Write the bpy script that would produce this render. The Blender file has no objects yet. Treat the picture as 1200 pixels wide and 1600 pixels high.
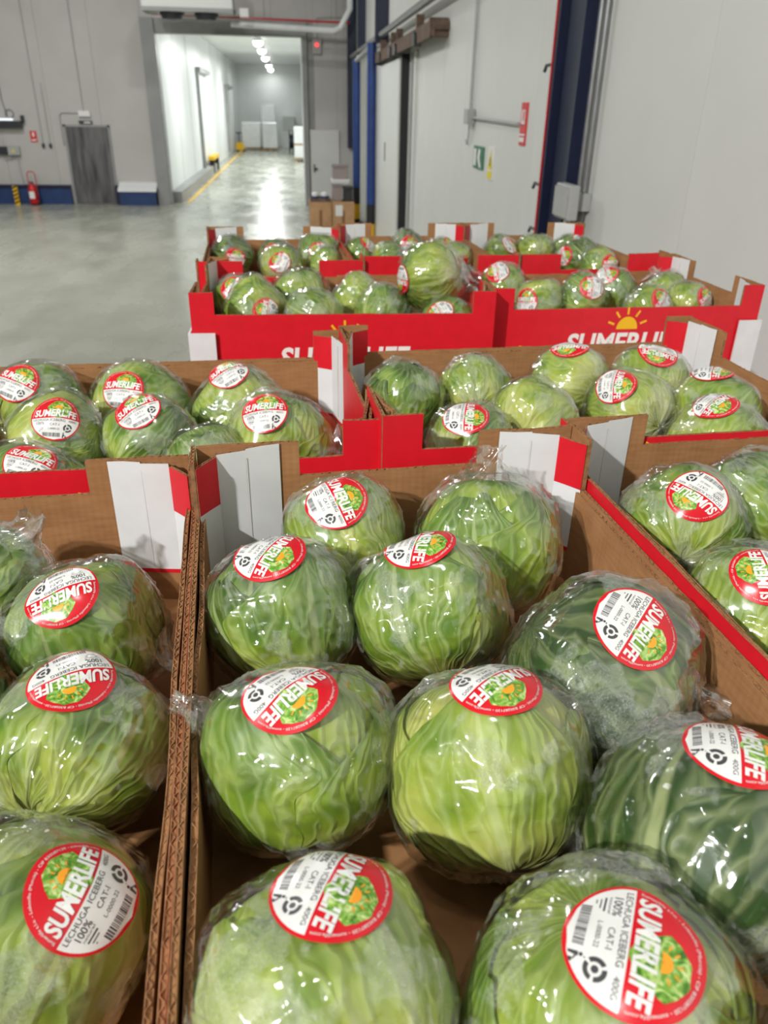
import bpy, bmesh, math, random
import numpy as np
from mathutils import Vector, Matrix

# ------------------------------------------------------------------ camera, world, light, exposure
scene = bpy.context.scene
COL = scene.collection
random.seed(4)
TOP = 1.928                      # height of the crate corner posts above the floor
CAM_Z = TOP + 0.3159
cam_data = bpy.data.cameras.new('camera')
cam = bpy.data.objects.new('camera', cam_data); COL.objects.link(cam)
cam_data.sensor_fit = 'HORIZONTAL'; cam_data.sensor_width = 36.0
cam_data.lens = 36.0 * 1197.2 / 1200.0
cam_data.clip_start = 0.02; cam_data.clip_end = 200
_r = Vector((0.99374, -0.11044, 0.01675)); _u = Vector((0.03676, 0.46502, 0.88454)); _f = Vector((0.10548, 0.87839, -0.46617))
_m = Matrix((_r, _u, -_f)).transposed().to_4x4(); _m.translation = Vector((0, 0, CAM_Z))
cam.matrix_world = _m
cam_data.dof.use_dof = True; cam_data.dof.focus_distance = 0.66
cam_data.dof.aperture_fstop = 35.55 / 2.6     # phone-size iris of about 2.6 mm
scene.camera = cam

world = bpy.data.worlds.new('world'); scene.world = world; world.use_nodes = True
world.node_tree.nodes['Background'].inputs[0].default_value = (0.80, 0.84, 0.88, 1)
world.node_tree.nodes['Background'].inputs[1].default_value = 0.0
scene.view_settings.view_transform = 'Standard'; scene.view_settings.look = 'None'
scene.view_settings.gamma = 1.0; scene.view_settings.use_curve_mapping = False
scene.view_settings.exposure = -0.52
scene.cycles.use_denoising = True
scene.cycles.max_bounces = 6; scene.cycles.diffuse_bounces = 3; scene.cycles.glossy_bounces = 2; scene.cycles.transparent_max_bounces = 8
scene.cycles.use_adaptive_sampling = True; scene.cycles.adaptive_threshold = 0.03
scene.cycles.caustics_reflective = False; scene.cycles.caustics_refractive = False
scene.cycles.sample_clamp_indirect = 6.0

CEIL_Z = 6.9
LAMPS = [  # x, y, watts, radius, aim : high-bay lamps under the hall ceiling, the first one tilted to the loading place
    (-4.75, -3.9, 1150, 0.11, (0.1, 0.9, 1.9)),
    (-5.2, 5.0, 55, 0.20, None), (-4.7, 11.0, 400, 0.20, None), (-1.4, 15.0, 170, 0.20, None),
    (-6.2, 16.0, 300, 0.20, None), (-0.8, 8.0, 55, 0.20, None), (-1.1, -0.6, 48, 0.18, None),
]
CORRIDOR_LAMPS = [(-0.93, 24.5), (-0.93, 31.0), (-0.93, 35.4), (-0.93, 40.8), (-0.93, 48.2), (-0.93, 53.0)]
def lamp_light(name, x, y, z, watts, rad, col=(1.0, 0.988, 0.972)):
    l = bpy.data.lights.new(name, 'AREA'); l.shape = 'DISK'; l.size = rad * 2; l.energy = watts; l.color = col
    o = bpy.data.objects.new(name, l); COL.objects.link(o); o.location = (x, y, z)
    return o
for (x, y, w, rad, aim) in LAMPS:
    o = lamp_light('high_bay_light', x, y, CEIL_Z - 0.56, w, rad)
    if aim: o.rotation_euler = (Vector(aim) - o.location).to_track_quat('-Z', 'Y').to_euler()
for (x, y), w in zip(CORRIDOR_LAMPS, (230, 230, 240, 260, 70, 25)): lamp_light('corridor_light', x, y, 4.02, w, 0.16, (0.97, 1.0, 0.98))

# ------------------------------------------------------------------ materials
MATS = {}
def srgb(r, g, b):
    f = lambda c: (c / 255 / 12.92) if c <= 10 else ((c / 255 + 0.055) / 1.055) ** 2.4
    return (f(r), f(g), f(b), 1.0)
class NT:
    def __init__(self, name):
        self.m = bpy.data.materials.new(name); self.m.use_nodes = True
        self.t = self.m.node_tree; self.t.nodes.clear(); MATS[name] = self.m
        self.out = self.n('ShaderNodeOutputMaterial')
    def n(self, typ, **kw):
        nd = self.t.nodes.new(typ)
        for k, v in kw.items():
            if k.startswith('_'): setattr(nd, k[1:], v)
        for k, v in kw.items():
            if k.startswith('_'): continue
            k2 = int(k[1:]) if (k[0] == 'i' and k[1:].isdigit()) else k.replace('__', ' ')
            sock = nd.inputs[k2]
            if hasattr(v, 'is_output'): self.t.links.new(v, sock)
            else: sock.default_value = v
        return nd
    def ramp(self, fac, stops, interp='LINEAR'):
        nd = self.t.nodes.new('ShaderNodeValToRGB'); r = nd.color_ramp; r.interpolation = interp
        while len(r.elements) < len(stops): r.elements.new(0.5)
        for e, (p, c) in zip(r.elements, stops): e.position = p; e.color = c if len(c) == 4 else (*c, 1)
        self.t.links.new(fac, nd.inputs[0]); return nd
    def math(self, op, a, b=None, c=None, clamp=False):
        nd = self.t.nodes.new('ShaderNodeMath'); nd.operation = op; nd.use_clamp = clamp
        for i, v in enumerate((a, b, c)):
            if v is None: continue
            if hasattr(v, 'is_output'): self.t.links.new(v, nd.inputs[i])
            else: nd.inputs[i].default_value = v
        return nd.outputs[0]
    def mix(self, fac, a, b):
        nd = self.t.nodes.new('ShaderNodeMix'); nd.data_type = 'RGBA'
        for s, v in ((0, fac), (6, a), (7, b)):
            if hasattr(v, 'is_output'): self.t.links.new(v, nd.inputs[s])
            else: nd.inputs[s].default_value = v
        return nd.outputs[2]
    def surf(self, sock): self.t.links.new(sock, self.out.inputs[0]); return self.m
def plain(name, col, rough=0.5, metal=0.0, spec=0.5, var=0.06, scale=30.0, bump=0.0, emit=None):
    """principled with a light procedural mottling"""
    t = NT(name); tc = t.n('ShaderNodeTexCoord').outputs['Object']
    no = t.n('ShaderNodeTexNoise', Vector=tc, Scale=scale, Detail=4.0)
    dk = tuple(c * (1 - var * 2) for c in col[:3]) + (1,); lt = tuple(min(1, c * (1 + var)) for c in col[:3]) + (1,)
    cr = t.ramp(no.outputs[0], [(0.3, dk), (0.7, lt)])
    b = t.n('ShaderNodeBsdfPrincipled', Base__Color=cr.outputs[0], Roughness=rough, Metallic=metal)
    b.inputs['Specular IOR Level'].default_value = spec
    if emit: b.inputs['Emission Color'].default_value = emit[0]; b.inputs['Emission Strength'].default_value = emit[1]
    if bump:
        bp = t.n('ShaderNodeBump', Height=no.outputs[0], Strength=bump, Distance=0.002)
        t.t.links.new(bp.outputs[0], b.inputs['Normal'])
    return t.surf(b.outputs[0])

plain('kraft_edge', srgb(150, 110, 77), 0.85, spec=0.15, var=0.22, scale=160)
plain('red_print', srgb(212, 28, 42), 0.42, spec=0.4, var=0.04, scale=40)
plain('white_print', srgb(220, 221, 221), 0.55, spec=0.3, var=0.03, scale=25, bump=0.15)
plain('logo_yellow', srgb(240, 186, 20), 0.45, var=0.02)
plain('logo_white', srgb(238, 234, 228), 0.45, var=0.02)
plain('sticker_white', srgb(226, 226, 222), 0.22, spec=0.6, var=0.01)
plain('sticker_red', srgb(206, 22, 36), 0.22, spec=0.6, var=0.02)
plain('sticker_ink', srgb(70, 70, 72), 0.3, var=0.05)
plain('sticker_orange', srgb(244, 160, 40), 0.25, var=0.02)
def kraft():
    t = NT('kraft'); tc = t.n('ShaderNodeTexCoord').outputs['Object']
    no = t.n('ShaderNodeTexNoise', Vector=tc, Scale=28.0, Detail=5.0)
    fib = t.n('ShaderNodeTexNoise', Vector=t.n('ShaderNodeMapping', Vector=tc, Scale=(30, 30, 260)).outputs[0], Scale=1.0, Detail=3.0)
    f = t.math('ADD', t.math('MULTIPLY', no.outputs[0], 0.55), t.math('MULTIPLY', fib.outputs[0], 0.45))
    cr = t.ramp(f, [(0.3, srgb(143, 100, 62)), (0.7, srgb(171, 125, 84))])
    uv = t.n('ShaderNodeUVMap').outputs[0]; sx = t.n('ShaderNodeSeparateXYZ', Vector=uv).outputs[0]
    wv = t.math('SINE', t.math('MULTIPLY', sx, 2 * math.pi / 0.0075))
    bp = t.n('ShaderNodeBump', Height=t.math('ADD', t.math('MULTIPLY', wv, 0.35), no.outputs[0]), Strength=0.16, Distance=0.001)
    b = t.n('ShaderNodeBsdfPrincipled', Base__Color=cr.outputs[0], Roughness=0.8, Normal=bp.outputs[0])
    b.inputs['Specular IOR Level'].default_value = 0.2
    return t.surf(b.outputs[0])
kraft()
def leaf():
    t = NT('lettuce_leaf')
    uv = t.n('ShaderNodeUVMap').outputs[0]
    tone = t.n('ShaderNodeAttribute', _attribute_type='OBJECT', _attribute_name='tone').outputs['Fac']
    sep = t.n('ShaderNodeSeparateXYZ', Vector=uv); u, v = sep.outputs[0], sep.outputs[1]
    tc = t.n('ShaderNodeTexCoord').outputs['Object']
    wob = t.n('ShaderNodeTexNoise', Vector=tc, Scale=3.2, Detail=1.0)
    wobc = t.n('ShaderNodeVectorMath', _operation='MULTIPLY_ADD', i0=wob.outputs['Color'], i1=(0.045, 0.05, 0), i2=uv).outputs[0]
    # branching vein network, long cells running from the stem to the leaf margin
    vo = t.n('ShaderNodeTexVoronoi', _feature='DISTANCE_TO_EDGE', Vector=t.n('ShaderNodeMapping', Vector=wobc, Scale=(9, 2.6, 1)).outputs[0], Scale=1.0)
    vein = t.n('ShaderNodeMapRange', _interpolation_type='SMOOTHSTEP', Value=vo.outputs[0], i1=0.0, i2=0.16, i3=1.0, i4=0.0).outputs[0]
    au = t.math('ABSOLUTE', t.math('SUBTRACT', u, 0.5))
    wid = t.math('MULTIPLY_ADD', v, -0.05, 0.055)
    rib = t.n('ShaderNodeMapRange', _interpolation_type='SMOOTHSTEP', Value=t.math('DIVIDE', au, t.math('MAXIMUM', wid, 0.006)), i1=0.4, i2=1.3, i3=1.0, i4=0.0).outputs[0]
    big = t.n('ShaderNodeTexNoise', Vector=tc, Scale=1.9, Detail=2.0)
    fac = t.math('ADD', t.math('MULTIPLY', t.math('SUBTRACT', big.outputs[0], 0.5), 1.1), t.math('MULTIPLY', t.math('SUBTRACT', v, 0.42), 0.75))
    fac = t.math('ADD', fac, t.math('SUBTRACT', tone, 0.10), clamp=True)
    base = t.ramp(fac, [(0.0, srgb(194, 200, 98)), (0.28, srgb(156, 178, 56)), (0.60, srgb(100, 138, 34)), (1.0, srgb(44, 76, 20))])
    fan = t.math('MULTIPLY_ADD', t.math('COSINE', t.math('MULTIPLY_ADD', u, 6.2832 * 6.0, t.math('MULTIPLY', wob.outputs[0], 9.0))), 0.5, 0.5)
    fan = t.math('POWER', fan, 5.0)
    vv = t.math('MULTIPLY', vein, 0.30)
    vv = t.math('MAXIMUM', vv, t.math('MULTIPLY', fan, 0.42))
    vv = t.math('MAXIMUM', vv, t.math('MULTIPLY', rib, 0.75))
    vv = t.math('MULTIPLY', vv, t.math('MULTIPLY_ADD', v, -0.55, 1.0, clamp=True))
    colr = t.mix(vv, base.outputs[0], srgb(214, 224, 160))
    h = t.math('MULTIPLY_ADD', vein, 0.35, t.math('MULTIPLY', fan, 0.5))
    bp = t.n('ShaderNodeBump', Height=t.math('ADD', h, big.outputs[0]), Strength=0.24, Distance=0.02)
    b = t.n('ShaderNodeBsdfPrincipled', Base__Color=colr, Roughness=0.45, Normal=bp.outputs[0])
    b.inputs['Specular IOR Level'].default_value = 0.35
    tr = t.n('ShaderNodeBsdfTranslucent', Color=colr)
    mx = t.n('ShaderNodeMixShader', i0=0.12, i1=b.outputs[0], i2=tr.outputs[0])
    return t.surf(mx.outputs[0])
leaf()
def film():
    """clear stretch film: fresnel gloss over transparency, with dewy milky patches where it clings"""
    t = NT('clear_film'); tc = t.n('ShaderNodeTexCoord').outputs['Object']
    rnd = t.n('ShaderNodeObjectInfo').outputs['Random']
    off = t.n('ShaderNodeCombineXYZ', X=t.math('MULTIPLY', rnd, 37.0), Y=t.math('MULTIPLY', rnd, 91.0), Z=t.math('MULTIPLY', rnd, 13.0)).outputs[0]
    p = t.n('ShaderNodeVectorMath', _operation='ADD', i0=tc, i1=off).outputs[0]
    dew = t.n('ShaderNodeTexNoise', Vector=p, Scale=52.0, Detail=0.0)
    mk = t.n('ShaderNodeTexNoise', Vector=p, Scale=1.4, Detail=3.0, Roughness=0.58)
    mask = t.n('ShaderNodeMapRange', _interpolation_type='SMOOTHSTEP', Value=mk.outputs[0], i1=0.53, i2=0.575, i3=0.0, i4=1.0).outputs[0]
    hz = t.math('MULTIPLY', mask, t.math('MULTIPLY_ADD', dew.outputs[0], 0.42, 0.0))
    hz = t.math('ADD', hz, 0.008)
    fr = t.n('ShaderNodeFresnel', IOR=1.50)
    gl = t.n('ShaderNodeBsdfGlossy', Color=(1, 1, 1, 1), Roughness=0.11)
    df = t.n('ShaderNodeBsdfDiffuse', Color=(0.86, 0.88, 0.84, 1))
    tp = t.n('ShaderNodeBsdfTransparent', Color=(0.985, 0.99, 0.98, 1))
    tl = t.n('ShaderNodeBsdfTranslucent', Color=(0.9, 0.92, 0.88, 1))
    dm = t.n('ShaderNodeMixShader', i0=0.4, i1=df.outputs[0], i2=tl.outputs[0])
    m1 = t.n('ShaderNodeMixShader', i0=hz, i1=tp.outputs[0], i2=dm.outputs[0])
    m2 = t.n('ShaderNodeMixShader', i0=t.math('MINIMUM', t.math('MULTIPLY', fr.outputs[0], 2.1), 0.30), i1=m1.outputs[0], i2=gl.outputs[0])
    return t.surf(m2.outputs[0])
film()
def print_green():
    t = NT('sticker_green'); tc = t.n('ShaderNodeTexCoord').outputs['Object']
    no = t.n('ShaderNodeTexNoise', Vector=tc, Scale=170.0, Detail=4.0, Distortion=1.5)
    cr = t.ramp(no.outputs[0], [(0.32, srgb(52, 104, 30)), (0.5, srgb(120, 166, 60)), (0.68, srgb(206, 220, 150))])
    b = t.n('ShaderNodeBsdfPrincipled', Base__Color=cr.outputs[0], Roughness=0.25)
    return t.surf(b.outputs[0])
print_green()
def floor_mat():
    t = NT('epoxy_floor'); tc = t.n('ShaderNodeTexCoord').outputs['Object']
    n1 = t.n('ShaderNodeTexNoise', Vector=tc, Scale=0.55, Detail=6.0, Roughness=0.65)
    n2 = t.n('ShaderNodeTexNoise', Vector=t.n('ShaderNodeMapping', Vector=tc, Scale=(1.2, 0.5, 1)).outputs[0], Scale=1.6, Detail=3.0)
    cr = t.ramp(t.math('ADD', t.math('MULTIPLY', n1.outputs[0], 0.6), t.math('MULTIPLY', n2.outputs[0], 0.4)),
                [(0.30, srgb(140, 142, 128)), (0.52, srgb(156, 158, 145)), (0.74, srgb(168, 170, 158))])
    ro = t.ramp(n2.outputs[0], [(0.3, (0.16, 0.16, 0.16)), (0.7, (0.34, 0.34, 0.34))])
    bp = t.n('ShaderNodeBump', Height=n2.outputs[0], Strength=0.05, Distance=0.02)
    b = t.n('ShaderNodeBsdfPrincipled', Base__Color=cr.outputs[0], Roughness=ro.outputs[0], Normal=bp.outputs[0])
    return t.surf(b.outputs[0])
floor_mat()
def door_mat():
    t = NT('strip_curtain'); tc = t.n('ShaderNodeTexCoord').outputs['Object']
    n1 = t.n('ShaderNodeTexNoise', Vector=t.n('ShaderNodeMapping', Vector=tc, Scale=(9, 9, 1.2)).outputs[0], Scale=1.0, Detail=4.0)
    cr = t.ramp(n1.outputs[0], [(0.3, srgb(62, 62, 66)), (0.7, srgb(120, 119, 120))])
    b = t.n('ShaderNodeBsdfPrincipled', Base__Color=cr.outputs[0], Roughness=0.3)
    return t.surf(b.outputs[0])
door_mat()
plain('panel_white', srgb(214, 216, 212), 0.38, spec=0.45, var=0.025, scale=1.4)
plain('panel_grey', srgb(190, 188, 184), 0.45, spec=0.4, var=0.03, scale=1.4)
plain('corridor_white', srgb(236, 239, 238), 0.40, var=0.02, scale=1.0)
plain('ceiling_panel', srgb(196, 196, 192), 0.6, var=0.03, scale=1.0)
plain('frame_grey', srgb(150, 151, 150), 0.45, var=0.05, scale=3)
plain('navy_paint', srgb(20, 29, 58), 0.45, var=0.10, scale=6)
plain('blue_paint', srgb(28, 62, 128), 0.40, var=0.10, scale=6)
plain('bumper_blue', srgb(36, 62, 110), 0.5, var=0.12, scale=5)
plain('yellow_paint', srgb(240, 190, 16), 0.45, var=0.06, scale=8)
plain('black_paint', srgb(26, 27, 30), 0.5, var=0.1, scale=8)
plain('steel_grey', srgb(140, 142, 142), 0.4, metal=0.5, var=0.08, scale=10)
plain('rail_rust', srgb(104, 84, 70), 0.7, var=0.25, scale=18)
plain('grey_plastic', srgb(170, 172, 170), 0.4, var=0.03)
plain('dark_plastic', srgb(52, 54, 58), 0.4, var=0.05)
plain('taupe_plastic', srgb(150, 138, 136), 0.5, var=0.06)
plain('red_enamel', srgb(200, 28, 34), 0.25, var=0.03)
plain('sign_red', srgb(214, 44, 50), 0.4, var=0.02)
plain('sign_green', srgb(20, 110, 74), 0.4, var=0.02)
plain('sign_yellow', srgb(232, 214, 20), 0.4, var=0.02)
plain('sign_white', srgb(232, 232, 230), 0.4, var=0.01)
plain('pallet_wood', srgb(176, 142, 100), 0.8, var=0.2, scale=9)
plain('wrapped_white', srgb(235, 238, 238), 0.3, var=0.03, scale=4)
plain('box_kraft', srgb(190, 150, 108), 0.75, var=0.08, scale=6)
plain('lamp_glow', (1, 1, 1, 1), 0.5, emit=((1.0, 0.97, 0.92, 1), 14.0))
plain('red_led', srgb(255, 40, 40), 0.4, emit=((1.0, 0.04, 0.05, 1), 4.0))
plain('tube_glow', (1, 1, 1, 1), 0.5, emit=((0.8, 0.9, 1.0, 1), 1.5))

# ------------------------------------------------------------------ mesh helpers
class MB:
    """collects faces of one part; build() links them as one mesh object"""
    def __init__(self): self.v = []; self.f = []; self.m = []; self.uv = []; self.mats = []; self.smooth = False
    def mi(self, mat):
        if mat not in self.mats: self.mats.append(mat)
        return self.mats.index(mat)
    def face(self, pts, mat, uv=None):
        b = len(self.v); self.v += [tuple(p) for p in pts]; self.f.append(tuple(range(b, b + len(pts)))); self.m.append(self.mi(mat)); self.uv.append(uv)
    def box(self, lo, hi, mat):
        x0, y0, z0 = lo; x1, y1, z1 = hi; b = len(self.v); k = self.mi(mat)
        self.v += [(x0, y0, z0), (x1, y0, z0), (x1, y1, z0), (x0, y1, z0), (x0, y0, z1), (x1, y0, z1), (x1, y1, z1), (x0, y1, z1)]
        for q in ((0, 3, 2, 1), (4, 5, 6, 7), (0, 1, 5, 4), (1, 2, 6, 5), (2, 3, 7, 6), (3, 0, 4, 7)):
            self.f.append(tuple(b + i for i in q)); self.m.append(k); self.uv.append(None)
        return self
    def tube(self, pts, r, mat, n=10, caps=True, r2=None):
        pts = [Vector(p) for p in pts]; k = self.mi(mat); b = len(self.v); up = None
        for i, p in enumerate(pts):
            d = (pts[min(i + 1, len(pts) - 1)] - pts[max(i - 1, 0)]).normalized()
            a = d.orthogonal().normalized() if up is None else (up - d * up.dot(d)).normalized()
            up = a; c = d.cross(a)
            rr = r if r2 is None else r + (r2 - r) * i / (len(pts) - 1)
            for j in range(n):
                t = 2 * math.pi * j / n; self.v.append(tuple(p + a * rr * math.cos(t) + c * rr * math.sin(t)))
        for i in range(len(pts) - 1):
            for j in range(n):
                q = (b + i * n + j, b + i * n + (j + 1) % n, b + (i + 1) * n + (j + 1) % n, b + (i + 1) * n + j)
                self.f.append(q); self.m.append(k); self.uv.append(None)
        if caps:
            self.f.append(tuple(b + j for j in reversed(range(n)))); self.m.append(k); self.uv.append(None)
            e = b + (len(pts) - 1) * n; self.f.append(tuple(e + j for j in range(n))); self.m.append(k); self.uv.append(None)
        return self
    def lathe(self, prof, c, mat, n=16, axis='z'):
        k = self.mi(mat); b = len(self.v)
        for (r, h) in prof:
            for j in range(n):
                t = 2 * math.pi * j / n; a, d = r * math.cos(t), r * math.sin(t)
                p = (a, d, h) if axis == 'z' else ((a, h, d) if axis == 'y' else (h, a, d))
                self.v.append((c[0] + p[0], c[1] + p[1], c[2] + p[2]))
        for i in range(len(prof) - 1):
            for j in range(n):
                self.f.append((b + i * n + j, b + i * n + (j + 1) % n, b + (i + 1) * n + (j + 1) % n, b + (i + 1) * n + j)); self.m.append(k); self.uv.append(None)
        for e, rev in ((0, True), (len(prof) - 1, False)):
            r_ = range(n); self.f.append(tuple(b + e * n + j for j in (reversed(r_) if rev else r_))); self.m.append(k); self.uv.append(None)
        return self
    def poly(self, pts2, origin, ex, ey, nrm, th, mat):
        """flat extruded polygon: pts2 in the (ex, ey) frame at origin, thickness th along nrm"""
        o, ex, ey, nn = Vector(origin), Vector(ex), Vector(ey), Vector(nrm)
        top = [o + ex * a + ey * b_ + nn * th for a, b_ in pts2]; bot = [o + ex * a + ey * b_ for a, b_ in pts2]
        self.face(top, mat)
        for i in range(len(pts2)):
            j = (i + 1) % len(pts2); self.face([bot[i], bot[j], top[j], top[i]], mat)
        return self
    def mesh(self, name):
        me = bpy.data.meshes.new(name); me.from_pydata(self.v, [], self.f)
        for mt in self.mats: me.materials.append(MATS[mt])
        me.polygons.foreach_set('material_index', self.m)
        if any(u is not None for u in self.uv):
            ul = me.uv_layers.new(name='UVMap'); i = 0; flat = []
            for f, u in zip(self.f, self.uv):
                for q in range(len(f)): flat += list(u[q]) if u else [0.0, 0.0]
            ul.data.foreach_set('uv', flat)
        if self.smooth: me.polygons.foreach_set('use_smooth', [True] * len(self.f))
        me.update(); return me
    def build(self, name, parent=None, loc=None):
        return link(name, self.mesh(name), parent, loc)
def link(name, data, parent=None, loc=None):
    o = bpy.data.objects.new(name, data); COL.objects.link(o)
    if parent is not None: o.parent = parent
    if loc is not None: o.location = loc
    return o
def tag(o, label=None, cat=None, group=None, kind=None):
    if label: o['label'] = label
    if cat: o['category'] = cat
    if group: o['group'] = group
    if kind: o['kind'] = kind
    return o
def empty(name, loc=(0, 0, 0), rz=0.0):
    o = link(name, None); o.location = loc; o.rotation_euler = (0, 0, rz); o.empty_display_size = 0.05; return o
def bevel(o, w=0.006, seg=2):
    md = o.modifiers.new('bevel', 'BEVEL'); md.width = w; md.segments = seg; md.limit_method = 'ANGLE'; return o
_TXT = {}
def text2d(s, bold=0.0, shear=0.0, space=1.0):
    """built-in font as flat triangles: (verts Nx2 with the cap height 1, faces)"""
    key = (s, bold, shear, space)
    if key in _TXT: return _TXT[key]
    cu = bpy.data.curves.new('t', 'FONT'); cu.body = s; cu.size = 1.0; cu.offset = bold; cu.shear = shear; cu.space_character = space; cu.resolution_u = 3
    ob = bpy.data.objects.new('t', cu); me = ob.to_mesh()
    v = np.array([p.co[:2] for p in me.vertices]) if len(me.vertices) else np.zeros((0, 2))
    f = [tuple(p.vertices) for p in me.polygons]
    ob.to_mesh_clear(); bpy.data.objects.remove(ob); bpy.data.curves.remove(cu)
    if len(v):
        v[:, 0] -= v[:, 0].min(); v = v / 0.72
    _TXT[key] = (v, f); return v, f

# ------------------------------------------------------------------ the hall (drawn in units of 1.5 m)
K = 1.5
def kb(mb, lo, hi, mat): return mb.box([K * c for c in lo], [K * c for c in hi], mat)
def kp(*pts): return [tuple(K * c for c in p) for p in pts]
XR, YF = 1.10, 14.2
def struct(name, mb, label, parent=None):
    o = mb.build(name, parent)
    if parent is None: tag(o, label, kind='structure')
    return o
fl = MB(); kb(fl, (-9, -7, -0.1), (1.3, 38, 0), 'epoxy_floor'); struct('floor', fl, 'pale greenish grey glossy concrete floor of the hall')
ce = MB(); kb(ce, (-9, -7, CEIL_Z / K), (1.3, YF + 0.2, CEIL_Z / K + 0.1), 'ceiling_panel'); struct('ceiling', ce, 'pale panel ceiling of the hall')
wl = MB(); kb(wl, (-9.1, -7, 0), (-9, YF + .2, CEIL_Z / K), 'panel_grey'); struct('wall_left', wl, 'pale panel wall on the open side of the hall')
wr = MB(); kb(wr, (-9, -7.1, 0), (1.3, -7, CEIL_Z / K), 'panel_grey'); struct('wall_rear', wr, 'pale panel wall behind the viewer')
# right wall: sandwich panels with recessed joints
w = MB(); kb(w, (XR + 0.012, -7, 0), (XR + 0.15, YF, CEIL_Z / K), 'frame_grey'); wall_r = struct('wall_right', w, 'white insulated panel wall beside the crates')
pm = MB(); kb(pm, (0, 0.0015, 0), (0.0125, 0.7785, CEIL_Z / K), 'panel_white'); pmesh = pm.mesh('wall_panel')
y = 2.2 - 0.78 * 11
while y < YF - 0.4:
    link('wall_panel', pmesh, wall_r, (K * XR, K * y, 0)); y += 0.78
# far wall with the gate opening
w = MB(); kb(w, (-9, YF + 0.012, 0), (-2.02, YF + .15, CEIL_Z / K), 'frame_grey'); kb(w, (0.25, YF + 0.012, 0), (XR, YF + .15, CEIL_Z / K), 'frame_grey')
kb(w, (-2.02, YF + 0.012, 2.47), (0.25, YF + .15, CEIL_Z / K), 'frame_grey'); wall_f = struct('wall_far', w, 'pale grey panel wall with the wide gate opening')
def fpanel(x0, x1, z0, z1, mat='panel_grey'):
    q = MB(); kb(q, (x0 + .0015, YF, z0), (x1 - .0015, YF + .0125, z1), mat); return q.build('wall_panel', wall_f)
x = -2.20
while x > -6.6: fpanel(x - 0.78, x, 0, CEIL_Z / K); x -= 0.78
fpanel(-9, x, 0, CEIL_Z / K)
fpanel(0.44, 0.80, 0, CEIL_Z / K); fpanel(0.80, XR, 0, CEIL_Z / K); fpanel(-2.20, -0.6, 2.66, CEIL_Z / K); fpanel(-0.6, 0.44, 2.66, CEIL_Z / K)
# gate frame
g = MB(); kb(g, (-2.20, YF - .10, 0), (-2.0, YF + .16, 2.66), 'frame_grey'); kb(g, (0.25, YF - .06, 0), (0.33, YF + .16, 2.66), 'frame_grey')
kb(g, (-2.0, YF - .06, 2.46), (0.25, YF + .16, 2.66), 'frame_grey'); kb(g, (-2.005, YF - .11, .0), (-1.985, YF + .15, 2.46), 'steel_grey')
kb(g, (.235, YF - .07, .0), (.255, YF + .15, 2.46), 'corridor_white')
struct('trim_1', g, 'grey metal frame around the gate opening')
# corridor beyond the gate
q = MB(); kb(q, (-2.16, YF + .15, 0), (-2.04, 36, 2.98), 'corridor_white'); wcl = struct('wall_corridor_left', q, 'bright white panel wall along the corridor')
for yy in (16.5, 18.6, 24.5, 27, 30.5):
    s = MB(); kb(s, (-2.042, yy, 0), (-2.034, yy + .05, 2.98), 'panel_white'); s.build('joint_strip', wcl)
for yy, h in ((20.2, 2.15), (29.0, 2.0)):
    s = MB(); kb(s, (-2.04, yy, 0.1), (-1.97, yy + .12, h), 'frame_grey'); kb(s, (-2.04, yy, h), (-1.93, yy + 2.6, h + .10), 'frame_grey'); s.build('door_jamb', wcl)
q = MB(); kb(q, (0.95, YF + .15, 0), (1.05, 36, 2.98), 'corridor_white'); struct('wall_corridor_right', q, 'bright white right wall of the corridor')
q = MB(); kb(q, (-2.1, 36, 0), (1.0, 36.1, 2.98), 'corridor_white'); struct('wall_corridor_end', q, 'white end wall of the corridor')
q = MB(); kb(q, (-2.1, YF + .15, 2.98), (1.0, 36, 3.06), 'corridor_white'); struct('ceiling_corridor', q, 'white corridor ceiling')
q = MB(); kb(q, (-2.04, YF + .3, 0), (-1.86, 22, .17), 'frame_grey'); struct('baseboard_corridor', q, 'grey concrete kerb along the corridor wall')
q = MB(); kb(q, (-1.79, YF + .2, 0), (-1.73, 34, .0015), 'yellow_paint'); struct('trim_2', q, 'yellow line painted on the corridor floor')
# blue plinth along the far wall
q = MB(); kb(q, (-9, YF - .10, 0), (-3.60, YF, .25), 'bumper_blue'); kb(q, (-9, YF - .12, .25), (-3.60, YF, .29), 'navy_paint'); struct('baseboard_far_1', q, 'blue painted kerb at the far wall left of the dark door')
q = MB(); kb(q, (-2.80, YF - .22, 0), (-2.22, YF, .24), 'bumper_blue'); kb(q, (-2.88, YF - .12, 0), (-2.80, YF, .29), 'navy_paint')
b0 = kp((-2.82, YF - .24, .24), (-2.20, YF - .24, .24), (-2.20, YF, .34), (-2.82, YF, .34), (-2.82, YF - .24, .21), (-2.20, YF - .24, .21))
q.face([b0[0], b0[1], b0[2], b0[3]], 'corridor_white'); q.face([b0[4], b0[5], b0[1], b0[0]], 'corridor_white')
struct('baseboard_far_2', q, 'blue kerb with sloped white top beside the gate')
# dark strip-curtain door
d1 = MB(); kb(d1, (-3.58, YF - .02, 0), (-3.545, YF + .01, 1.18), 'frame_grey'); kb(d1, (-2.895, YF - .02, 0), (-2.86, YF + .01, 1.18), 'frame_grey'); kb(d1, (-3.58, YF - .02, 1.15), (-2.86, YF + .01, 1.18), 'frame_grey')
door1 = struct('door_1', d1, 'dark grey plastic strip door in the far wall')
for i in range(6):
    s = MB(); x0 = -3.545 + i * .1083; kb(s, (x0, YF - .015 - .006 * (i % 2), .01), (x0 + .112, YF - .010 - .006 * (i % 2), 1.15), 'strip_curtain'); s.build('curtain_strip', door1)
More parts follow.
